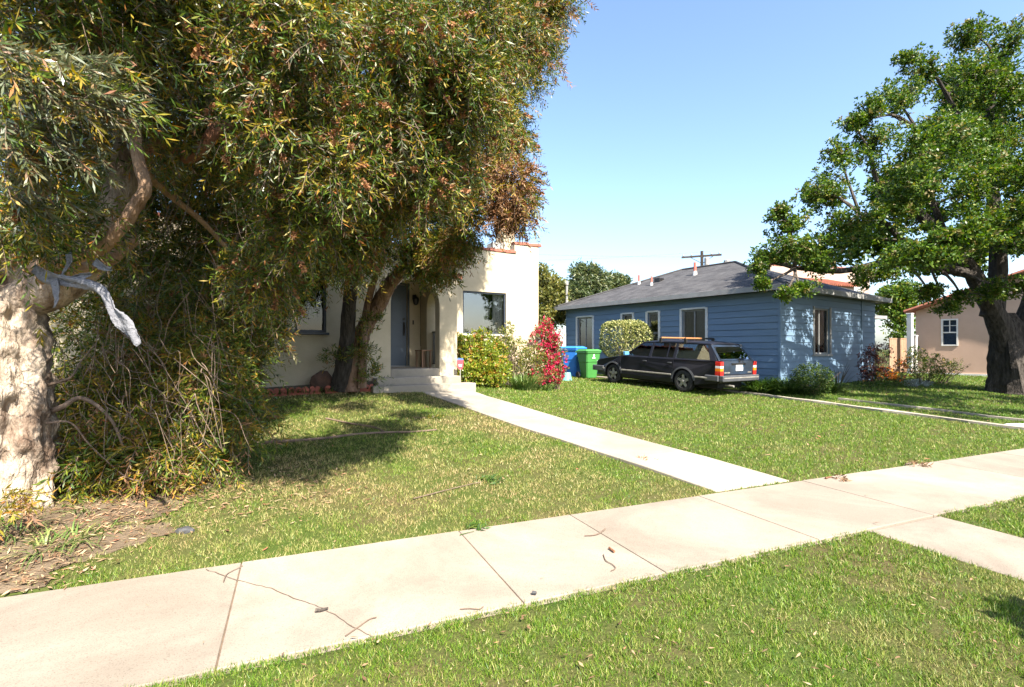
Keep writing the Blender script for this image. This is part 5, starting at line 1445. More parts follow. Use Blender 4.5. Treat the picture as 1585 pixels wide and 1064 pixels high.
frontC = [(Vector(c) * 1 - Vector((.9, 2.5, 0)) * (1 if c[0] > 9.5 else 0), r, w_ * .6) for c, r, w_ in blobC if c[0] > 9.5 and 3.2 < c[2] < 7.2]
offC = [((12.4, 7.9, 4.6), (1.1, 1.0, .5), 1), ((11.6, 9.2, 4.4), (1.0, 1.0, .5), 1), ((12.3, 10.6, 5.0), (1.2, 1.2, .6), 1), ((13.0, 12.0, 5.6), (1.3, 1.2, .7), 1), ((13.2, 9.6, 5.0), (1.5, 1.3, .7), 1), ((14.6, 11.5, 5.6), (1.8, 1.6, .9), 1), ((16.5, 10.5, 5.2), (1.8, 1.6, .8), 1), ((13.8, 8.0, 4.4), (1.0, 1.0, .5), 1), ((15.8, 13, 6.8), (2, 1.8, 1.2), 1), ((17.5, 13.5, 5.2), (1.8, 1.8, .8), 1)]
S, O, k = in_blobs(split(offC, 14, .3), 3600, .6, .1, 7, .9)
tufts(Lv, S, nrm(O), 7, .16, .085, 0, .95, .1)
S, O, k = in_blobs(split(frontC, 14, .32), 7500, .6, .1, 7, .9); sel = np.where(rng.random(len(S)) < .05, 1, 0)
tufts(Lv, S, nrm(O + np.array([0, -.1, .15])), 10, .09, .048, sel, .95, .1)
S, O, k = in_blobs(split(blobC, 26, .36, .85), 19000, .6, .1, 7, .9); sel = np.where(rng.random(len(S)) < .05, 1, 0)
tufts(Lv, S, nrm(O + np.array([0, -.1, .15])), 11, .084, .046, sel, .95, .1)
S, O, k = in_blobs(split(backC, 10), 4200, .55, .3, 8, .8)
tufts(Lv, S, nrm(O), 7, .17, .09, 0, 1.0)
Lv.build('crown', [M['broad'], M['pale']], TC_, o3)

# ---- trees far behind
def far_tree(name, px, d, blobs, n, k, LL, LW, mats, label, droop=False, trunk_h=3):
    c = P(px, 540, d); t = empty(name, (c.x, d, g(c.x, d)), 0, label, 'tree', 'trees beyond the houses'); o = Vector(t.location)
    m = MB(); src = limb(m, [o - Vector((0, 0, .2)), o + Vector((.1, 0, trunk_h * .5)), o + Vector((0, .1, trunk_h))], .22, .14, 8)
    branchlets(m, src, blobs, 3, .07, 0, int(px)); rel(m, o).build('trunk', M['bark'], t)
    Lv = Leaves(); S, O, kk = in_blobs(blobs, n, .5, .6, px, .35)
    T = nrm(O + rdir(len(S)) * .4 + np.array([0, 0, -.8 if droop else .1]))
    tufts(Lv, S, T, k, LL, LW, 0, .5 if droop else .9)
    Lv.build('crown', mats, t, o)
M['yg'] = leafmat('yellow_green_leaves', [(0, (.06, .075, .014)), (.5, (.12, .13, .025)), (1, (.22, .19, .04))], .5, .25)
M['gg'] = leafmat('far_green_leaves', [(0, (.035, .055, .02)), (.6, (.07, .10, .03)), (1, (.14, .14, .045))], .5, .2)
far_tree('garden_tree', 846, 24, [B(838, 440, 24, .8, .9, .9), B(856, 455, 24, .75, .8, .8), B(845, 490, 24, 1.0, .8, .7), B(834, 420, 24.2, .4, .5, .4), B(868, 480, 24.3, .5, .6, .6)], 1500, 7, .17, .07, [M['yg']], 'yellow-green bushy tree just right of the cream house corner', trunk_h=2)
far_tree('drooping_tree', 905, 44, [B(905, 440, 44, 2.2, 1.5, 1.6), B(893, 422, 44, .7, .8, .9), B(912, 420, 44, .8, .8, .7), B(890, 460, 43, 1.5, 1.2, 1.4)], 1500, 8, .36, .09, [M['gg']], 'tall wispy drooping tree left of the grey roof, highest of the far trees', True)
far_tree('far_tree', 950, 46, [B(945, 445, 46, 1.7, 1.3, 1.2), B(965, 445, 46, .9, .9, .9), B(925, 455, 45, 1.5, 1.2, 1.2), B(975, 455, 46, .8, .8, .6)], 1300, 8, .34, .11, [M['gg']], 'lower green tree behind the left slope of the grey roof')
far_tree('shade_tree', 1392, 36, [B(1390, 500, 36, 1.2, 1.0, 1.6), B(1398, 460, 36, 1.5, 1.2, 1.2), B(1378, 470, 37, 1.0, 1, 1.2), B(1400, 540, 36, 1.4, .8, 1.0)], 1500, 7, .25, .12, [M['broad']], 'dark leafy tree behind the wooden gate')
far_tree('far_tree', 1225, 52, [B(1200, 402, 52, 1.5, 1.3, .6), B(1235, 395, 52, 1.6, 1.2, .7)], 500, 7, .34, .12, [M['yg']], 'pale treetop showing above the far end of the grey roof', trunk_h=6)
m = MB()
for k in range(16): m.box(k * .16, k * .16 + .15, 0, .03, 0, 1.9)
t = empty('white_fence', tuple(G(846, 26.5)), R(10), 'white board fence glimpsed between the bougainvillea and the blue house', 'fence'); m.build('boards', M['white'], t)
m = MB(); m.box(0, 2.56, .035, .08, .4, .5); m.box(0, 2.56, .035, .08, 1.5, 1.6); m.build('fence_rail', M['white'], t)

# ---- shrubs and flowers
def shrub(name, base, blobs, n, k, LL, LW, mats, label, cat='shrub', sel=None, clump=.45, spread=.9, stems=8, up=.2, shell=.45, freq=2.6, extra=None, group=None, stem_r=.012):
    t = empty(name, tuple(base), 0, label, cat, group); o = Vector(base)
    m = MB(); rd = random.Random(int(base[0] * 100))
    for c, rr, w_ in blobs:
        for q in range(stems):
            e = Vector(c) + Vector((rd.gauss(0, .5) * rr[0], rd.gauss(0, .5) * rr[1], rd.uniform(-.3, .8) * rr[2]))
            b = Vector((o.x + (c[0] - o.x) * .6 + rd.uniform(-.1, .1), o.y + (c[1] - o.y) * .6 + rd.uniform(-.1, .1), o.z - .03))
            limb(m, [b, b.lerp(e, .5) + Vector((rd.uniform(-.06, .06), rd.uniform(-.06, .06), .04)), e], stem_r, stem_r * .35, 5, 0, .05, 3)
    rel(m, o).build('stems', M['twig'], t)
    Lv = Leaves(); S, O, kk = in_blobs(blobs, n, shell, clump, base[0] * 3, freq)
    ok = S[:, 2] > gz(S[:, 0], S[:, 1]) + .02; S, O = S[ok], O[ok]
    s = 0 if sel is None else rng.choice(len(sel), len(S), p=sel)
    tufts(Lv, S, nrm(O + np.array([0, 0, up])), k, LL, LW, s, spread)
    if extra: extra(Lv)
    Lv.build('foliage', mats, t, o)
    return t
def hp(x, y, z): return Vector(chp(x, y, z))
M['ygs'] = leafmat('bright_yellow_green_leaves', [(0, (.075, .12, .012)), (.45, (.15, .21, .018)), (.8, (.24, .26, .025)), (.93, (.32, .24, .03)), (1, (.34, .15, .03))], .42, .28)
M['orange'] = leafmat('orange_tips', [(0, (.35, .15, .03)), (1, (.45, .26, .06))], .5, .2)
shrub('yellow_green_shrub', hp(.85, .5, g(*chp(.85, .5, 0)[:2])), [(hp(.45, .45, 1.0), (.42, .38, .42), 1), (hp(.95, .5, 1.2), (.5, .42, .55), 1), (hp(1.4, .55, 1.0), (.42, .4, .45), 1), (hp(.7, .7, 1.55), (.36, .3, .34), 1), (hp(1.2, .75, 1.6), (.3, .26, .3), 1), (hp(.28, .4, .82), (.25, .28, .26), 1), (hp(.9, .3, .95), (.6, .4, .4), 1), (hp(1.0, .75, 1.85), (.34, .25, .28), 1), (hp(.5, .75, 1.75), (.28, .22, .25), 1), (hp(1.5, .8, 1.5), (.3, .25, .4), 1)],
      2300, 8, .07, .038, [M['ygs'], M['orange']], 'full yellow-green shrub with orange tips under the picture window', sel=[.93, .07], up=.35)
M['rosel'] = leafmat('sparse_rose_leaves', [(0, (.07, .105, .016)), (.5, (.13, .155, .028)), (1, (.24, .19, .04))], .5, .25)
M['paleflower'] = leafmat('pale_peach_petals', [(0, (.62, .45, .32)), (1, (.78, .66, .50))], .6, .3)
shrub('pale_rose_bush', hp(2.2, .7, g(*chp(2.2, .7, 0)[:2])), [(hp(1.75, .85, 1.75), (.3, .18, .45), 1), (hp(2.2, .8, 1.4), (.42, .22, .55), 1), (hp(2.7, .75, 1.25), (.36, .22, .5), 1), (hp(2.0, .9, 2.1), (.12, .1, .25), 1)],
      800, 6, .06, .034, [M['rosel'], M['paleflower']], 'thin rose bush with pale peach blooms against the sunlit cream wall', sel=[.93, .07], stems=7, clump=.3)
def straps(name, base, n, L, Wd, mats, label, cat='plant', spread=.35, rad=.12, group=None, arch_=.8, flat=1.0, blade_mi=None):
    t = empty(name, tuple(base), 0, label, cat, group); Lv = Leaves()
    a = rng.uniform(0, 6.283, n); r = rad * np.sqrt(rng.random(n))
    S = np.stack([r * np.cos(a), r * np.sin(a), np.full(n, -.02)], -1)
    a2 = a + rng.normal(size=n) * .6; tl = rng.uniform(.1, spread, n) * 1.6
    D0 = nrm(np.stack([np.cos(a2) * tl, np.sin(a2) * tl * flat, np.ones(n)], -1)); ln = L * rng.uniform(.6, 1.15, n)
    prev = S; wprev = Wd; mi = 0
    N = nrm(np.stack([-np.sin(a2), np.cos(a2), 0 * a2], -1)); K = 4
    Q = []
    for k in range(K):
        t0, t1 = k / K, (k + 1) / K
        def at(tt): return S + D0 * (ln * tt)[:, None] + np.stack([np.cos(a2) * ln * arch_ * .45 * tt ** 2, np.sin(a2) * flat * ln * arch_ * .45 * tt ** 2, -ln * arch_ * .5 * tt ** 2.4], -1)
        w0 = Wd * (1 - t0 ** 2) / 2; w1 = Wd * max(.06, 1 - t1 ** 2) / 2
        Q.append(np.stack([at(t0) - N * w0, at(t0) + N * w0, at(t1) + N * w1, at(t1) - N * w1], 1))
    V = np.stack(Q, 1).reshape(-1, 3)   # blade by blade, weld along each blade
    idx = []
    Vw = np.stack([Q[0][:, 0], Q[0][:, 1]] + [c for q in Q for c in (q[:, 3], q[:, 2])], 1)   # n, 2+2K, 3
    nvp = 2 + 2 * K
    F = []
    for k in range(K): F.append(np.array([2 * k, 2 * k + 1, 2 * k + 3, 2 * k + 2]))
    F = (np.arange(n)[:, None, None] * nvp + np.array(F)[None]).reshape(-1, 4)
    np_mesh('blades', Vw.reshape(-1, 3), F, np.zeros(len(F), int), mats, t)
    return t
M['strap'] = leafmat('green_strap_leaves', [(0, (.02, .05, .008)), (.6, (.045, .095, .014)), (1, (.11, .15, .03))], .45, .2, .3)
M['straplight'] = leafmat('fresh_strap_leaves', [(0, (.07, .13, .03)), (.6, (.12, .19, .045)), (1, (.24, .25, .08))], .45, .25)
M['spiky'] = leafmat('dark_spiky_leaves', [(0, (.03, .03, .025)), (1, (.07, .06, .045))], .5, .1)
straps('iris_clump', hp(2.05, .28, g(*chp(2.05, .28, 0)[:2])), 260, .78, .024, [M['straplight']], 'upright grassy iris clump between the yellow-green shrub and the bougainvillea', spread=.45, rad=.3)
straps('iris_clump', hp(2.7, .35, g(*chp(2.7, .35, 0)[:2])), 110, .42, .02, [M['straplight']], 'shorter grassy clump at the foot of the bougainvillea', spread=.6, rad=.25)
M['bougl'] = leafmat('bougainvillea_leaves', [(0, (.05, .085, .016)), (.6, (.11, .14, .03)), (1, (.26, .16, .04))], .45, .25)
M['magenta'] = leafmat('magenta_bracts', [(0, (.30, .005, .030)), (.5, (.46, .010, .065)), (1, (.56, .04, .09))], .55, .3)
shrub('bougainvillea', hp(3.35, .75, g(*chp(3.35, .75, 0)[:2])), [(hp(3.2, .9, 2.15), (.2, .25, .4), 1.3), (hp(3.25, .8, 1.65), (.26, .3, .4), 1.3), (hp(3.12, .7, 1.2), (.34, .3, .4), 1), (hp(3.2, .5, .88), (.32, .3, .3), 1), (hp(2.85, .85, 1.9), (.25, .12, .5), .5), (hp(2.75, .5, .85), (.34, .25, .24), .8), (hp(3.35, .7, 1.9), (.3, .25, .3), 1), (hp(3.4, .5, 1.2), (.28, .25, .35), .8)],
      1400, 7, .05, .036, [M['bougl'], M['magenta']], 'magenta bougainvillea tumbling around the sunlit corner of the cream house', sel=[.45, .55], clump=.6, freq=3)
shrub('green_vine', hp(3.9, 1.5, g(*chp(3.9, 1.5, 0)[:2])), [(hp(3.5, 1.5, 1.9), (.3, .3, .4), 1), (hp(3.7, 1.45, 1.45), (.3, .3, .4), 1), (hp(4.0, 1.4, 1.55), (.3, .2, .15), .6)],
      420, 6, .06, .036, [M['bougl'], M['magenta']], 'loose green vine right of the bougainvillea beside the bins', sel=[.96, .04])
# clipped variegated shrub
M['vari'] = leafmat('variegated_leaves', [(0, (.045, .08, .015)), (.35, (.12, .15, .03)), (.6, (.30, .30, .08)), (1, (.58, .55, .28))], .45, .25)
hb = G(969, 19.4); t = empty('clipped_hedge', tuple(hb), R(35), 'boxy clipped hedge with cream variegated leaves behind the front of the station wagon', 'hedge')
m = MB()
for q in range(14):
    a = q * GA; limb(m, [(.08 * math.cos(a), .08 * math.sin(a), -.05), (.3 * math.cos(a), .2 * math.sin(a), .6), (.6 * math.cos(a), .4 * math.sin(a), 1.5)], .035, .012, 6)
m.build('stems', M['bark'], t)
Lv = Leaves(); n = 4600
q = rng.uniform(-1, 1, (n, 3)); ax_ = rng.integers(0, 3, n); sg = rng.choice([-1, 1], n, p=[.3, .7]); sg2 = rng.choice([-1, 1], n)
for i in range(3):
    e = ax_ == i; q[e, i] = (sg2 if i < 2 else sg)[e] * rng.uniform(.86, 1.0, e.sum())
q = np.sign(q) * np.abs(q); rr = np.sum(np.abs(q) ** 3.6, axis=1) ** (1 / 3.6); q = q / np.maximum(rr, 1)[:, None]
sc3 = .68 + .32 * smooth((q[:, 2] + 1.0) / .9)
S = np.stack([q[:, 0] * .86 * sc3, q[:, 1] * .72 * sc3, 1.35 + q[:, 2] * .80], -1)
S += .035 * np.sin(S[:, [1, 2, 0]] * 7)
tufts(Lv, S, nrm(q * np.array([1, 1, 1.0])), 4, .055, .034, 0, .7)
Lv.build('foliage', [M['vari']], t)
# plants below the blue wall
for i, (px, d) in enumerate(((1176, 14.5), (1188, 14.7), (1199, 14.5), (1209, 14.8), (1220, 14.6), (1232, 14.8), (1283, 15.1), (1168, 14.9))):
    straps('strap_plant', G(px, d), 200, .80 + .06 * math.sin(i * 2), .034, [M['strap']], 'dense green strap-leaved clump below the shaded blue wall', spread=.75, rad=.16, group='strap-leaved clumps below the blue wall')
straps('strap_plant', G(1302, 15.4), 40, .42, .024, [M['straplight']], 'small pale green strap-leaved tuft right of the round shrub', spread=.8, rad=.1)
M['round'] = leafmat('small_round_shrub_leaves', [(0, (.014, .034, .006)), (.6, (.034, .065, .01)), (.9, (.08, .12, .016)), (1, (.13, .16, .03))], .5, .2, .25)
rb = G(1257, 14.5)
shrub('round_shrub', rb, [(rb + Vector((0, 0, .45)), (.58, .52, .46), 1), (rb + Vector((-.1, 0, .25)), (.55, .5, .28), .6)], 1700, 6, .045, .024, [M['round']], 'rounded dark green shrub below the shaded window of the blue house', shell=.25, clump=.2)
straps('spiky_plant', G(1297, 15.9), 34, .95, .03, [M['spiky']], 'dark spiky upright plant against the blue front wall', spread=.5, rad=.08, arch_=.25)
M['dkred'] = leafmat('dark_red_leaves', [(0, (.035, .018, .018)), (.5, (.075, .03, .03)), (.85, (.12, .035, .035)), (1, (.3, .04, .03))], .45, .2)
M['flo'] = leafmat('orange_red_flowers', [(0, (.6, .05, .015)), (.5, (.75, .22, .02)), (1, (.8, .42, .03))], .5, .3)
db = G(1349, 17.6)
shrub('dark_red_bush', db, [(db + Vector((0, 0, .75)), (.42, .4, .6), 1), (db + Vector((.28, 0, 1.15)), (.38, .3, .32), .9), (db + Vector((-.1, 0, .3)), (.35, .35, .3), .7)], 420, 6, .07, .03, [M['dkred'], M['flo']], 'open dark purple-red bush at the corner of the blue house', sel=[.97, .03], stems=10)
fb = G(1368, 17.4)
shrub('flower_clump', fb, [(fb + Vector((0, 0, .42)), (.42, .35, .22), 1), (fb + Vector((.35, 0, .3)), (.35, .3, .2), .7), (fb + Vector((.75, .1, .65)), (.45, .3, .4), .5)], 240, 6, .06, .04, [M['flo'], M['round'], M['dkred']], 'bright orange and red flower clump in front of the wooden gate', cat='flowers', sel=[.4, .35, .25])
M['yel'] = leafmat('yellow_petals', [(0, (.75, .5, .06)), (1, (.85, .68, .2))], .5, .3)
yb = G(1432, 18.6)
shrub('yellow_rose_bush', yb, [(yb + Vector((-.35, 0, .9)), (.42, .4, .5), 1), (yb + Vector((.25, 0, .7)), (.5, .45, .45), 1), (yb + Vector((.85, 0, .55)), (.42, .4, .32), .9), (yb + Vector((1.25, 0, .7)), (.3, .2, .2), .4), (yb + Vector((.1, 0, .3)), (.8, .4, .28), .9)], 900, 6, .055, .028, [M['bougl'], M['yel'], M['broad']], 'rose bush with yellow blooms in front of the pink house', sel=[.45, .035, .515], clump=.4)
gb = G(1418, 17.4)
shrub('silver_plant', gb, [(gb + Vector((0, 0, .1)), (.5, .3, .12), 1)], 200, 6, .06, .02, [leafmat('silver_leaves', [(0, (.15, .19, .17)), (1, (.3, .34, .31))], .6, .15)], 'low silvery plant at the front of the rose bed', cat='plant', stems=3)
lb = G(1392, 17.2)
shrub('ground_cover', lb, [(lb + Vector((-.4, 0, .08)), (.7, .35, .16), 1), (lb + Vector((-1.3, -.3, .06)), (.6, .35, .14), 1)], 420, 6, .055, .03, [M['strap']], 'low bright green ground cover along the edge of the front bed', cat='plant', stems=3)
# dark low plants in the bed below the left window
for i, (px, d) in enumerate(((430, 9.75), (455, 9.95), (480, 10.0), (510, 10.2), (568, 10.7), (405, 9.7), (590, 10.75))):
    straps('bed_plant', G(px, d, .06), 46, .24, .018, [M['strap']], 'short dark green tuft in the shaded bed behind the red edging', spread=.9, rad=.22, group='tufts in the shaded flower bed')
# coarse weeds at the foot of the big trunk
wl = ['coarse weed tuft at the far left bottom of the big trunk', 'coarse weed tuft nearest the sidewalk at the left edge', 'coarse weed tuft right of the big trunk on bare soil', 'upright coarse weed tuft in the litter below the drooping leaves', 'small weed tuft beside the bare soil patch', 'coarse weed tuft against the peeling bark foot']
for i, (px, py, n_, L_) in enumerate(((22, 835, 30, .24), (70, 850, 34, .22), (112, 838, 30, .22), (140, 800, 22, .18), (160, 826, 16, .14), (40, 800, 22, .2))):
    d = 1.52 * FPX / (py - 540); straps('weed_tuft', G(px, d), int(n_ * 1.6), L_ * 1.2, .012, [M['straplight']], wl[i], 'weeds', spread=1.0, rad=.12, arch_=1.1)
S0 = G(700, 7.4); straps('clover_patch', S0, 260, .06, .012, [M['strap']], 'darker green weedy patch in the middle of the left lawn', 'weeds', spread=1.6, rad=.35)
# unseen sapling, added so that its shadow reaches the lower right corner
yt = Vector((3.95, 1.45, 0)); t = empty('shadow_sapling', tuple(yt), 0, 'unseen leafy sapling added right of the view to shade the corner', 'tree')
m = MB(); limb(m, [(0, 0, -.05), (.02, 0, .8), (0, .03, 2.0)], .03, .012, 7); m.build('trunk', M['bark'], t)
Lv = Leaves(); S, O, k = in_blobs([(Vector((0, 0, 1.5)), (.36, .35, .45), 1), (Vector((.1, -.05, 1.0)), (.25, .25, .2), 1)], 800, .5, .1); tufts(Lv, S, O, 8, .11, .06, 0); Lv.build('crown', [M['broad']], t)

# across the street to the right of the view: the tree mirrored in the picture window, plus an added hedge
sx_, sy_ = 21.5, 2.2
t = empty('street_tree', (sx_, sy_, g(sx_, sy_)), 0, 'dark round street tree right of the view, mirrored in the picture window', 'tree'); o3 = Vector(t.location)
m = MB(); sr = limb(m, [o3 - Vector((0, 0, .1)), o3 + Vector((.1, 0, 1.4)), o3 + Vector((0, .1, 3.0))], .2, .12, 8)
bl = [(o3 + Vector((0, 0, 4.6)), (1.9, 1.9, 1.6), 1), (o3 + Vector((1.0, .6, 3.4)), (1.3, 1.3, .9), .8), (o3 + Vector((-.6, -.8, 6.0)), (1.2, 1.2, .9), .8)]
branchlets(m, sr, bl, 4, .06, 0, 77); rel(m, o3).build('trunk', M['barkdark'], t)
Lv = Leaves(); S, O, k = in_blobs(split(bl, 14, .32), 1900, .6, .1); tufts(Lv, S, O, 8, .16, .09, 0); Lv.build('crown', [M['broad']], t, o3)
hx0 = Vector((16, -9, 0)); t = empty('reflection_hedge', tuple(hx0), 0, 'long dark hedge added across the street to darken the picture window reflection', 'hedge')  # hedge added in place of houses, darkens the low part of the reflection
Lv = Leaves(); n = 5200; S = np.stack([rng.uniform(-10, 30, n), rng.uniform(-.8, .8, n), rng.uniform(-.1, 1, n) ** .6 * 0 + rng.uniform(-.14, 2.1, n)], -1); S[:, 2] *= 1 + .12 * np.sin(S[:, 0] * 1.3)
tufts(Lv, S, rdir(n), 6, .22, .13, 0); Lv.build('foliage', [M['broad']], t)
m = MB(); m.box(-10, 30, -.3, .3, -.14, 1.9); m.build('stems', M['barkdark'], t)
# ------------------------------------------------------------------ lawn
GREENS = [(0, (.026, .075, .005)), (.3, (.072, .148, .009)), (.6, (.118, .20, .014)), (.82, (.18, .23, .027)), (.92, (.25, .235, .07)), (1, (.42, .36, .17))]
STRAW = [(0, (.07, .11, .018)), (.3, (.15, .165, .035)), (.5, (.30, .235, .09)), (.8, (.47, .37, .19)), (1, (.20, .12, .055))]
M['grass'] = leafmat('lawn_grass', GREENS, .5, .2, .35, patch=(STRAW, 1.6, .54, .84))
M['grassdry'] = leafmat('dry_lawn_grass', GREENS, .5, .2, .35, patch=(STRAW, 1.2, .36, .62))
M['grassrich'] = leafmat('green_lawn_grass', [(0, (.035, .09, .007)), (.4, (.075, .155, .011)), (.8, (.115, .205, .018)), (1, (.2, .23, .045))], .5, .2, .35, patch=(GREENS, .6, .4, .6))
def inpoly(x, y, poly):
    r = np.zeros(len(x), bool); n = len(poly); j = n - 1
    for i in range(n):
        xi, yi = poly[i]; xj, yj = poly[j]
        c = ((yi > y) != (yj > y)) & (x < (xj - xi) * (y - yi) / (yj - yi + 1e-12) + xi)
        r ^= c; j = i
    return r
def rectpoly(obj_loc, ang, x0, x1, y0, y1):
    c, s = math.cos(ang), math.sin(ang)
    return np.array([(obj_loc[0] + c * a - s * b, obj_loc[1] + s * a + c * b) for a, b in ((x0, y0), (x1, y0), (x1, y1), (x0, y1))])
HOUSES = [rectpoly((-1.313, 12.2), R(31), -9, 3.15, 1.2, 11), rectpoly((-1.313, 12.2), R(31), -9, 0, 0, 1.3), rectpoly((-1.313, 12.2), R(31), -2.22, .14, -.73, 0), rectpoly((8.17, 15.56), R(35.5), 0, 7.2, 0, 9.7)]
BARE = [(G(px, d_).x, d_, r_) for px, d_, r_ in ((205, 4.15, .34), (150, 4.5, .6), (60, 4.3, .65), (230, 4.9, .55), (290, 5.3, .45), (20, 3.7, .5), (120, 3.9, .4), (-40, 3.4, .5))]
m = MB()
for k_, (bx_, by_, br) in enumerate(BARE):
    n_ = 26; vs = [(bx_, by_, g(bx_, by_) + .006 + .0006 * k_)]
    for i_ in range(n_):
        a_ = 2 * math.pi * i_ / n_; rr_ = br * (.72 + .16 * math.sin(a_ * 3 + k_) + .12 * math.sin(a_ * 7 + k_ * 2) + .05 * math.sin(a_ * 13))
        x_, y_ = bx_ + rr_ * math.cos(a_), by_ + rr_ * math.sin(a_)
        if uv(x_, y_)[1] < 4.33: x_, y_ = [float(q_) for q_ in xy(uv(x_, y_)[0], 4.33)]
        vs.append((x_, y_, g(x_, y_) + .004 + .0006 * k_))
    m.add(vs, [(0, 1 + i_, 1 + (i_ + 1) % n_) for i_ in range(n_)])
tag(m.build('bare_soil', mat('bare_soil', (.16, .12, .08), .95, (.085, .062, .04), 3.5, 9, .9, 60, spec=.1)), kind='structure')
def paved(x, y, e=0.0):
    u, v = uv(x, y)
    r = (v > 2.905 + e) & (v < 4.285 - e)
    r |= (u > 4.62 + e) & (u < 5.66 - e) & (v < 3)
    r |= v < 0.32
    r |= inpoly(x, y, WALKPOLY)
    for p0, L_, wd in STRIPS:
        a = (x - p0[0]) * DD[0] + (y - p0[1]) * DD[1]; b = (x - p0[0]) * DN[0] + (y - p0[1]) * DN[1]
        r |= (a > 0) & (a < L_) & (np.abs(b) < wd / 2 - .02 + e * -1)
    for h in HOUSES: r |= inpoly(x, y, h)
    return r
def blades(name, region, dmin, dmax, dens, H, Wd, material, lean=1.3):
    """dens(d) per square metre; H(d), Wd(d) sizes"""
    ds = np.linspace(dmin, dmax, 400); wdt = 2 * (1.06 * ds + .5)
    pdf = dens(ds) * wdt; N = int(np.trapz(pdf, ds)); cdf = np.cumsum(pdf); cdf /= cdf[-1]
    d = np.interp(rng.random(N), cdf, ds); x = (rng.random(N) * 2 - 1) * (1.06 * d + .5); y = d
    u, v = uv(x, y)
    keep = region(x, y, u, v) & ~paved(x, y, .012)
    for (bx_, by_, br) in BARE:
        q = np.hypot(x - bx_, y - by_) / br
        keep &= ~((q < 1) & (rng.random(N) < .80 * (1 - q ** 3)))
    # tufted growth
    tn = vnoise(x, y, 6.0, 1.0) + .6 * vnoise(x, y, 14.0, 2.0)
    keep &= rng.random(N) < np.clip(.72 + .6 * tn, .12, 1)
    x, y, d, tn = x[keep], y[keep], d[keep], tn[keep]; n = len(x)
    z = gz(x, y)
    h = H(d) * rng.uniform(.45, 1.3, n) * np.clip(1 + .35 * tn, .5, 1.6)
    a = rng.uniform(0, 6.283, n); ln = rng.uniform(.15, lean, n)
    D = np.stack([np.cos(a) * ln, np.sin(a) * ln, np.sqrt(np.maximum(.05, 1 - .5 * ln ** 2))], -1); D = nrm(D)
    b = rng.uniform(0, 6.283, n); S = np.stack([np.cos(b), np.sin(b), 0 * b], -1) * (Wd(d) * rng.uniform(.6, 1.3, n) / 2)[:, None]
    B0 = np.stack([x, y, z - .004], -1); tip = B0 + D * h[:, None]
    V = np.stack([B0 - S, B0 + S, tip], 1).reshape(-1, 3)
    o = np_mesh(name, V, np.arange(len(V)).reshape(-1, 3), np.zeros(n, int), [material])
    tag(o, kind='stuff', cat='grass')
    return o, n
den = lambda d: 25000 * (2.6 / d) ** 1.75
Hh = lambda d: .031 * (d / 2.6) ** .28
Ww = lambda d: .0046 * (d / 2.6) ** .75
o, n1 = blades('parkway_grass', lambda x, y, u, v: v < 2.95, 2.0, 9, lambda d: 27000 * (2.6 / d) ** 1.6, Hh, Ww, M['grass'])
tag(o, 'short green parkway grass mixed with straw between the sidewalk and street')
def right_of_walk(x, y):
    # line through the walk's middle
    return (x - 2.8) * (10.9 - 5.9) - (y - 5.9) * (-1.45 - 2.8) > 0
def right_of_drive(x, y):
    return (x - STRIPS[0][0][0]) * DN[0] + (y - STRIPS[0][0][1]) * DN[1] > 0
o, n2 = blades('left_lawn', lambda x, y, u, v: (v >= 2.95) & ~right_of_walk(x, y), 3.4, 12.5, den, Hh, Ww, M['grassdry'])
tag(o, 'patchy green and straw lawn left of the front path')
o, n3 = blades('middle_lawn', lambda x, y, u, v: (v >= 2.95) & right_of_walk(x, y) & ~right_of_drive(x, y), 4.5, 22, den, Hh, Ww, M['grass'])
tag(o, 'sunny lawn between the front path and the driveway strip')
o, n4 = blades('right_lawn', lambda x, y, u, v: (v >= 2.95) & right_of_drive(x, y), 5.0, 24, den, Hh, Ww, M['grassrich'])
tag(o, 'greener lawn under the broadleaf tree right of the driveway strip')
# longer grass hanging over the walk edges
def fringe(name, line, n, label, material, side=0.03):
    Lp = np.array(line); seg = np.linalg.norm(np.diff(Lp, axis=0), axis=1); cum = np.concatenate([[0], np.cumsum(seg)])
    s = rng.random(n) * cum[-1]; i = np.clip(np.searchsorted(cum, s) - 1, 0, len(seg) - 1); t = ((s - cum[i]) / seg[i])[:, None]
    p = Lp[i] * (1 - t) + Lp[i + 1] * t; p = p + rng.normal(size=(n, 2)) * side
    return p
# fallen leaves and bark litter
M['litter'] = leafmat('fallen_leaves', [(0, (.09, .045, .02)), (.3, (.17, .095, .045)), (.6, (.26, .17, .09)), (.85, (.38, .28, .17)), (1, (.30, .10, .05))], .8, .1)
Lv = Leaves(); n = 1500
d = 2.3 * (19 / 2.3) ** rng.random(n); x = (rng.random(n) * 2 - 1) * 1.04 * d; u, v = uv(x, d)
ok = ~paved(x, d) | (rng.random(n) < .03); x, d = x[ok], d[ok]; n = len(x)
a = rng.uniform(0, 6.283, n); D = nrm(np.stack([np.cos(a), np.sin(a), rng.uniform(-.1, .35, n)], -1))
sz = rng.uniform(.015, .06, n) * np.clip(d / 5, .8, 1.9)
Lv.blades(np.stack([x, d, gz(x, d) + .028], -1), D, sz, sz * rng.uniform(.12, .42, n), 0, rng.uniform(.3, .7, n)[:, None], N=nrm(np.array([0, 0, 1.]) + rdir(n) * .35))
n = 4200   # thick litter under the big tree
c = [(G(px, dd).x, dd, r) for px, dd, r in ((60, 4.4, .8), (170, 4.7, .8), (250, 4.9, .7), (110, 4.0, .6), (300, 5.3, .6), (420, 5.2, .9), (20, 3.5, .5))]
k = rng.integers(0, len(c), n); c = np.array(c)[k]; x = c[:, 0] + rng.normal(size=n) * c[:, 2] * .5; d = c[:, 1] + rng.normal(size=n) * c[:, 2] * .45
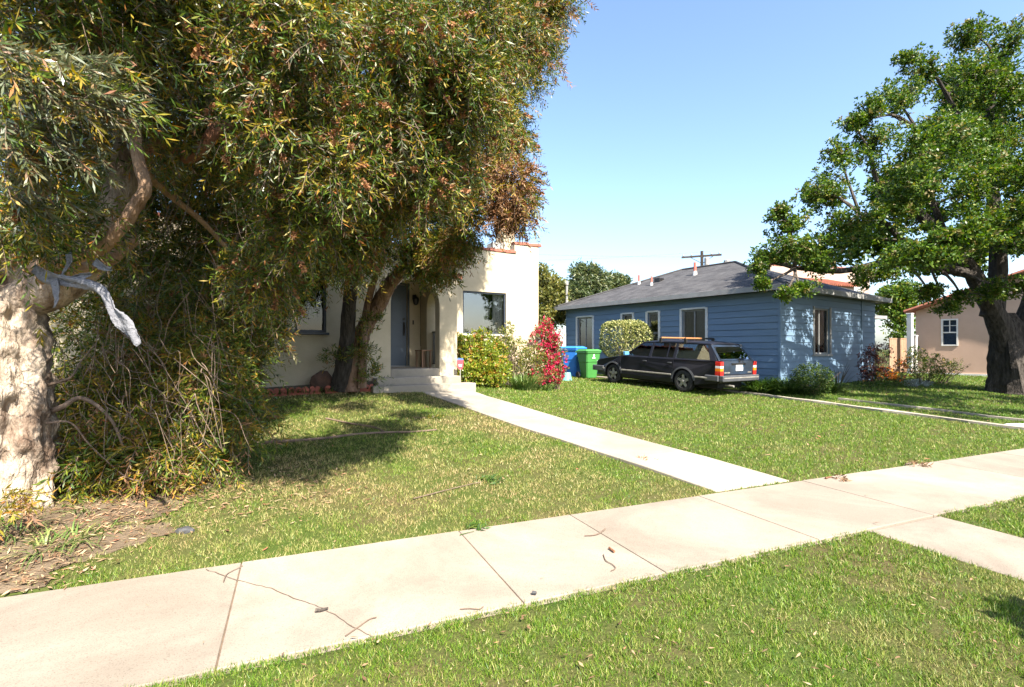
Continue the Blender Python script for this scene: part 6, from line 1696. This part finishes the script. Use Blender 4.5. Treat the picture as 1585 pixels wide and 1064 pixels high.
ok = ~paved(x, d); x, d = x[ok], d[ok]; n = len(x); a = rng.uniform(0, 6.283, n)
D = nrm(np.stack([np.cos(a), np.sin(a), rng.uniform(-.1, .4, n)], -1)); sz = rng.uniform(.02, .085, n)
Lv.blades(np.stack([x, d, gz(x, d) + .014], -1), D, sz, sz * rng.uniform(.1, .3, n), 0, .5, N=nrm(np.array([0, 0, 1.]) + rdir(n) * .4))
o = Lv.build('fallen_leaves', [M['litter']]); tag(o, 'dry fallen leaves and bark bits scattered over the lawns', 'leaf litter', kind='stuff')

# individual bits lying about
def lying(name, pts, r0, r1, label, cat='twig', mt=None, leaves=None, dz=.02):
    m = MB(); w3 = []
    for px, py in pts:
        d = 1.58 * FPX / (py - 540)
        for _ in range(6):
            x = (px - 792.5) / FPX * d; d = (EYE - g(x, d)) * FPX / (py - 540)
        x = (px - 792.5) / FPX * d
        u, v = uv(x, d); onp = 2.9 < v < 4.29
        w3.append(Vector((x, d, (.016 if onp else g(x, d)) + (dz if not onp else r0))))
    o3 = w3[0].copy(); t = empty(name, tuple(o3), 0, label, cat)
    limb(m, w3, r0, r1, 6, 0, .08, 4); rel(m, o3).build('stem', mt or M['twig'], t)
    if leaves:
        Lv = Leaves(); S = np.array([tuple(w3[-1] - o3)] * leaves[0]) + rng.normal(size=(leaves[0], 3)) * np.array([.05, .05, .008])
        dr = (w3[-1] - w3[-2]).normalized(); T = nrm(np.array(dr) + rdir(leaves[0]) * np.array([.6, .6, .1]) + np.array([0, 0, .12]))
        sprigs(Lv, S, T, leaves[1], 12, .07, .014, .1, 0, None); Lv.build('leaves', [leaves[2]], t)
    return t
lying('fallen_branch', [(398, 693), (440, 690), (476, 687), (510, 685), (545, 681), (590, 676), (640, 674), (676, 669)], .028, .012, 'long pale fallen branch lying along the edge of the tree shadow', 'branch', M['twig'])
lying('fallen_branch', [(505, 661), (545, 666), (580, 671), (598, 676)], .018, .010, 'short forked fallen branch in the tree shadow behind the long one', 'branch', M['twig'])
lying('fallen_twig', [(640, 775), (690, 762), (722, 754), (745, 749)], .006, .004, 'fallen bent twig with a dark green leaf tuft on the left lawn', 'twig', leaves=(9, .16, M['strap']))
lying('fallen_sprig', [(640, 657), (652, 656), (662, 655)], .006, .004, 'small dark leafy sprig dropped at the end of the tree shadow', 'sprig', leaves=(8, .15, M['bb']))
lying('dry_twig', [(346, 905), (350, 895), (356, 890), (368, 884), (376, 880)], .004, .002, 'small dry branching twig on the sidewalk by the left joint', 'twig')
lying('green_sprig', [(712, 832), (718, 830), (726, 828), (734, 826)], .004, .002, 'little green leafy sprig on the sidewalk by the middle joint', 'sprig', leaves=(5, .07, M['strap']), mt=M['strap'])
lying('curled_stem', [(905, 833), (920, 832), (930, 828), (937, 822)], .004, .006, 'thin curled dry stem on the sidewalk right of the middle joint', 'twig')
lying('curled_stem', [(934, 862), (938, 872), (948, 878), (953, 884), (946, 888)], .0035, .003, 'zigzag dry stem on the sidewalk near the parkway grass', 'twig')
lying('seed_pod', [(943, 853), (947, 856), (951, 859)], .009, .009, 'short reddish seed pod on the sidewalk above the zigzag stem', 'seed pod', M['redlimb'])
lying('straw_twig', [(535, 990), (556, 975), (572, 964), (583, 961)], .004, .003, 'long thin straw stem across the end of the sidewalk crack', 'twig', M['twig'])
lying('bark_flake', [(488, 952), (498, 951), (508, 948)], .011, .006, 'grey flake of bark lying on the sidewalk crack', 'bark', M['bark'])
lying('curled_stem', [(712, 948), (728, 947), (742, 948), (748, 944)], .0035, .003, 'thin red-brown stem at the sidewalk edge by the straw-coloured grass', 'twig')
lying('dry_leaf_cluster', [(1278, 744), (1286, 742), (1296, 745)], .012, .006, 'reddish dry leaf cluster at the far edge of the sidewalk right of the front path', 'leaves', M['redlimb'], leaves=(4, .07, M['litter']))
lying('dry_leaf_cluster', [(1402, 722), (1412, 719), (1420, 721)], .012, .006, 'pale dry leaf cluster on the sidewalk edge below the right lawn', 'leaves', M['twig'], leaves=(5, .10, M['litter']))
lying('dry_leaf_cluster', [(984, 721), (990, 718), (996, 716)], .01, .005, 'curled dry leaf caught at the left edge of the front path', 'leaves', M['twig'], leaves=(4, .08, M['litter']))
lying('dark_seed', [(824, 924), (827, 924.5), (830, 925)], .012, .010, 'dark round seed at the near edge of the sidewalk', 'seed', M['stone'])
print('blades', n1, n2, n3, n4)
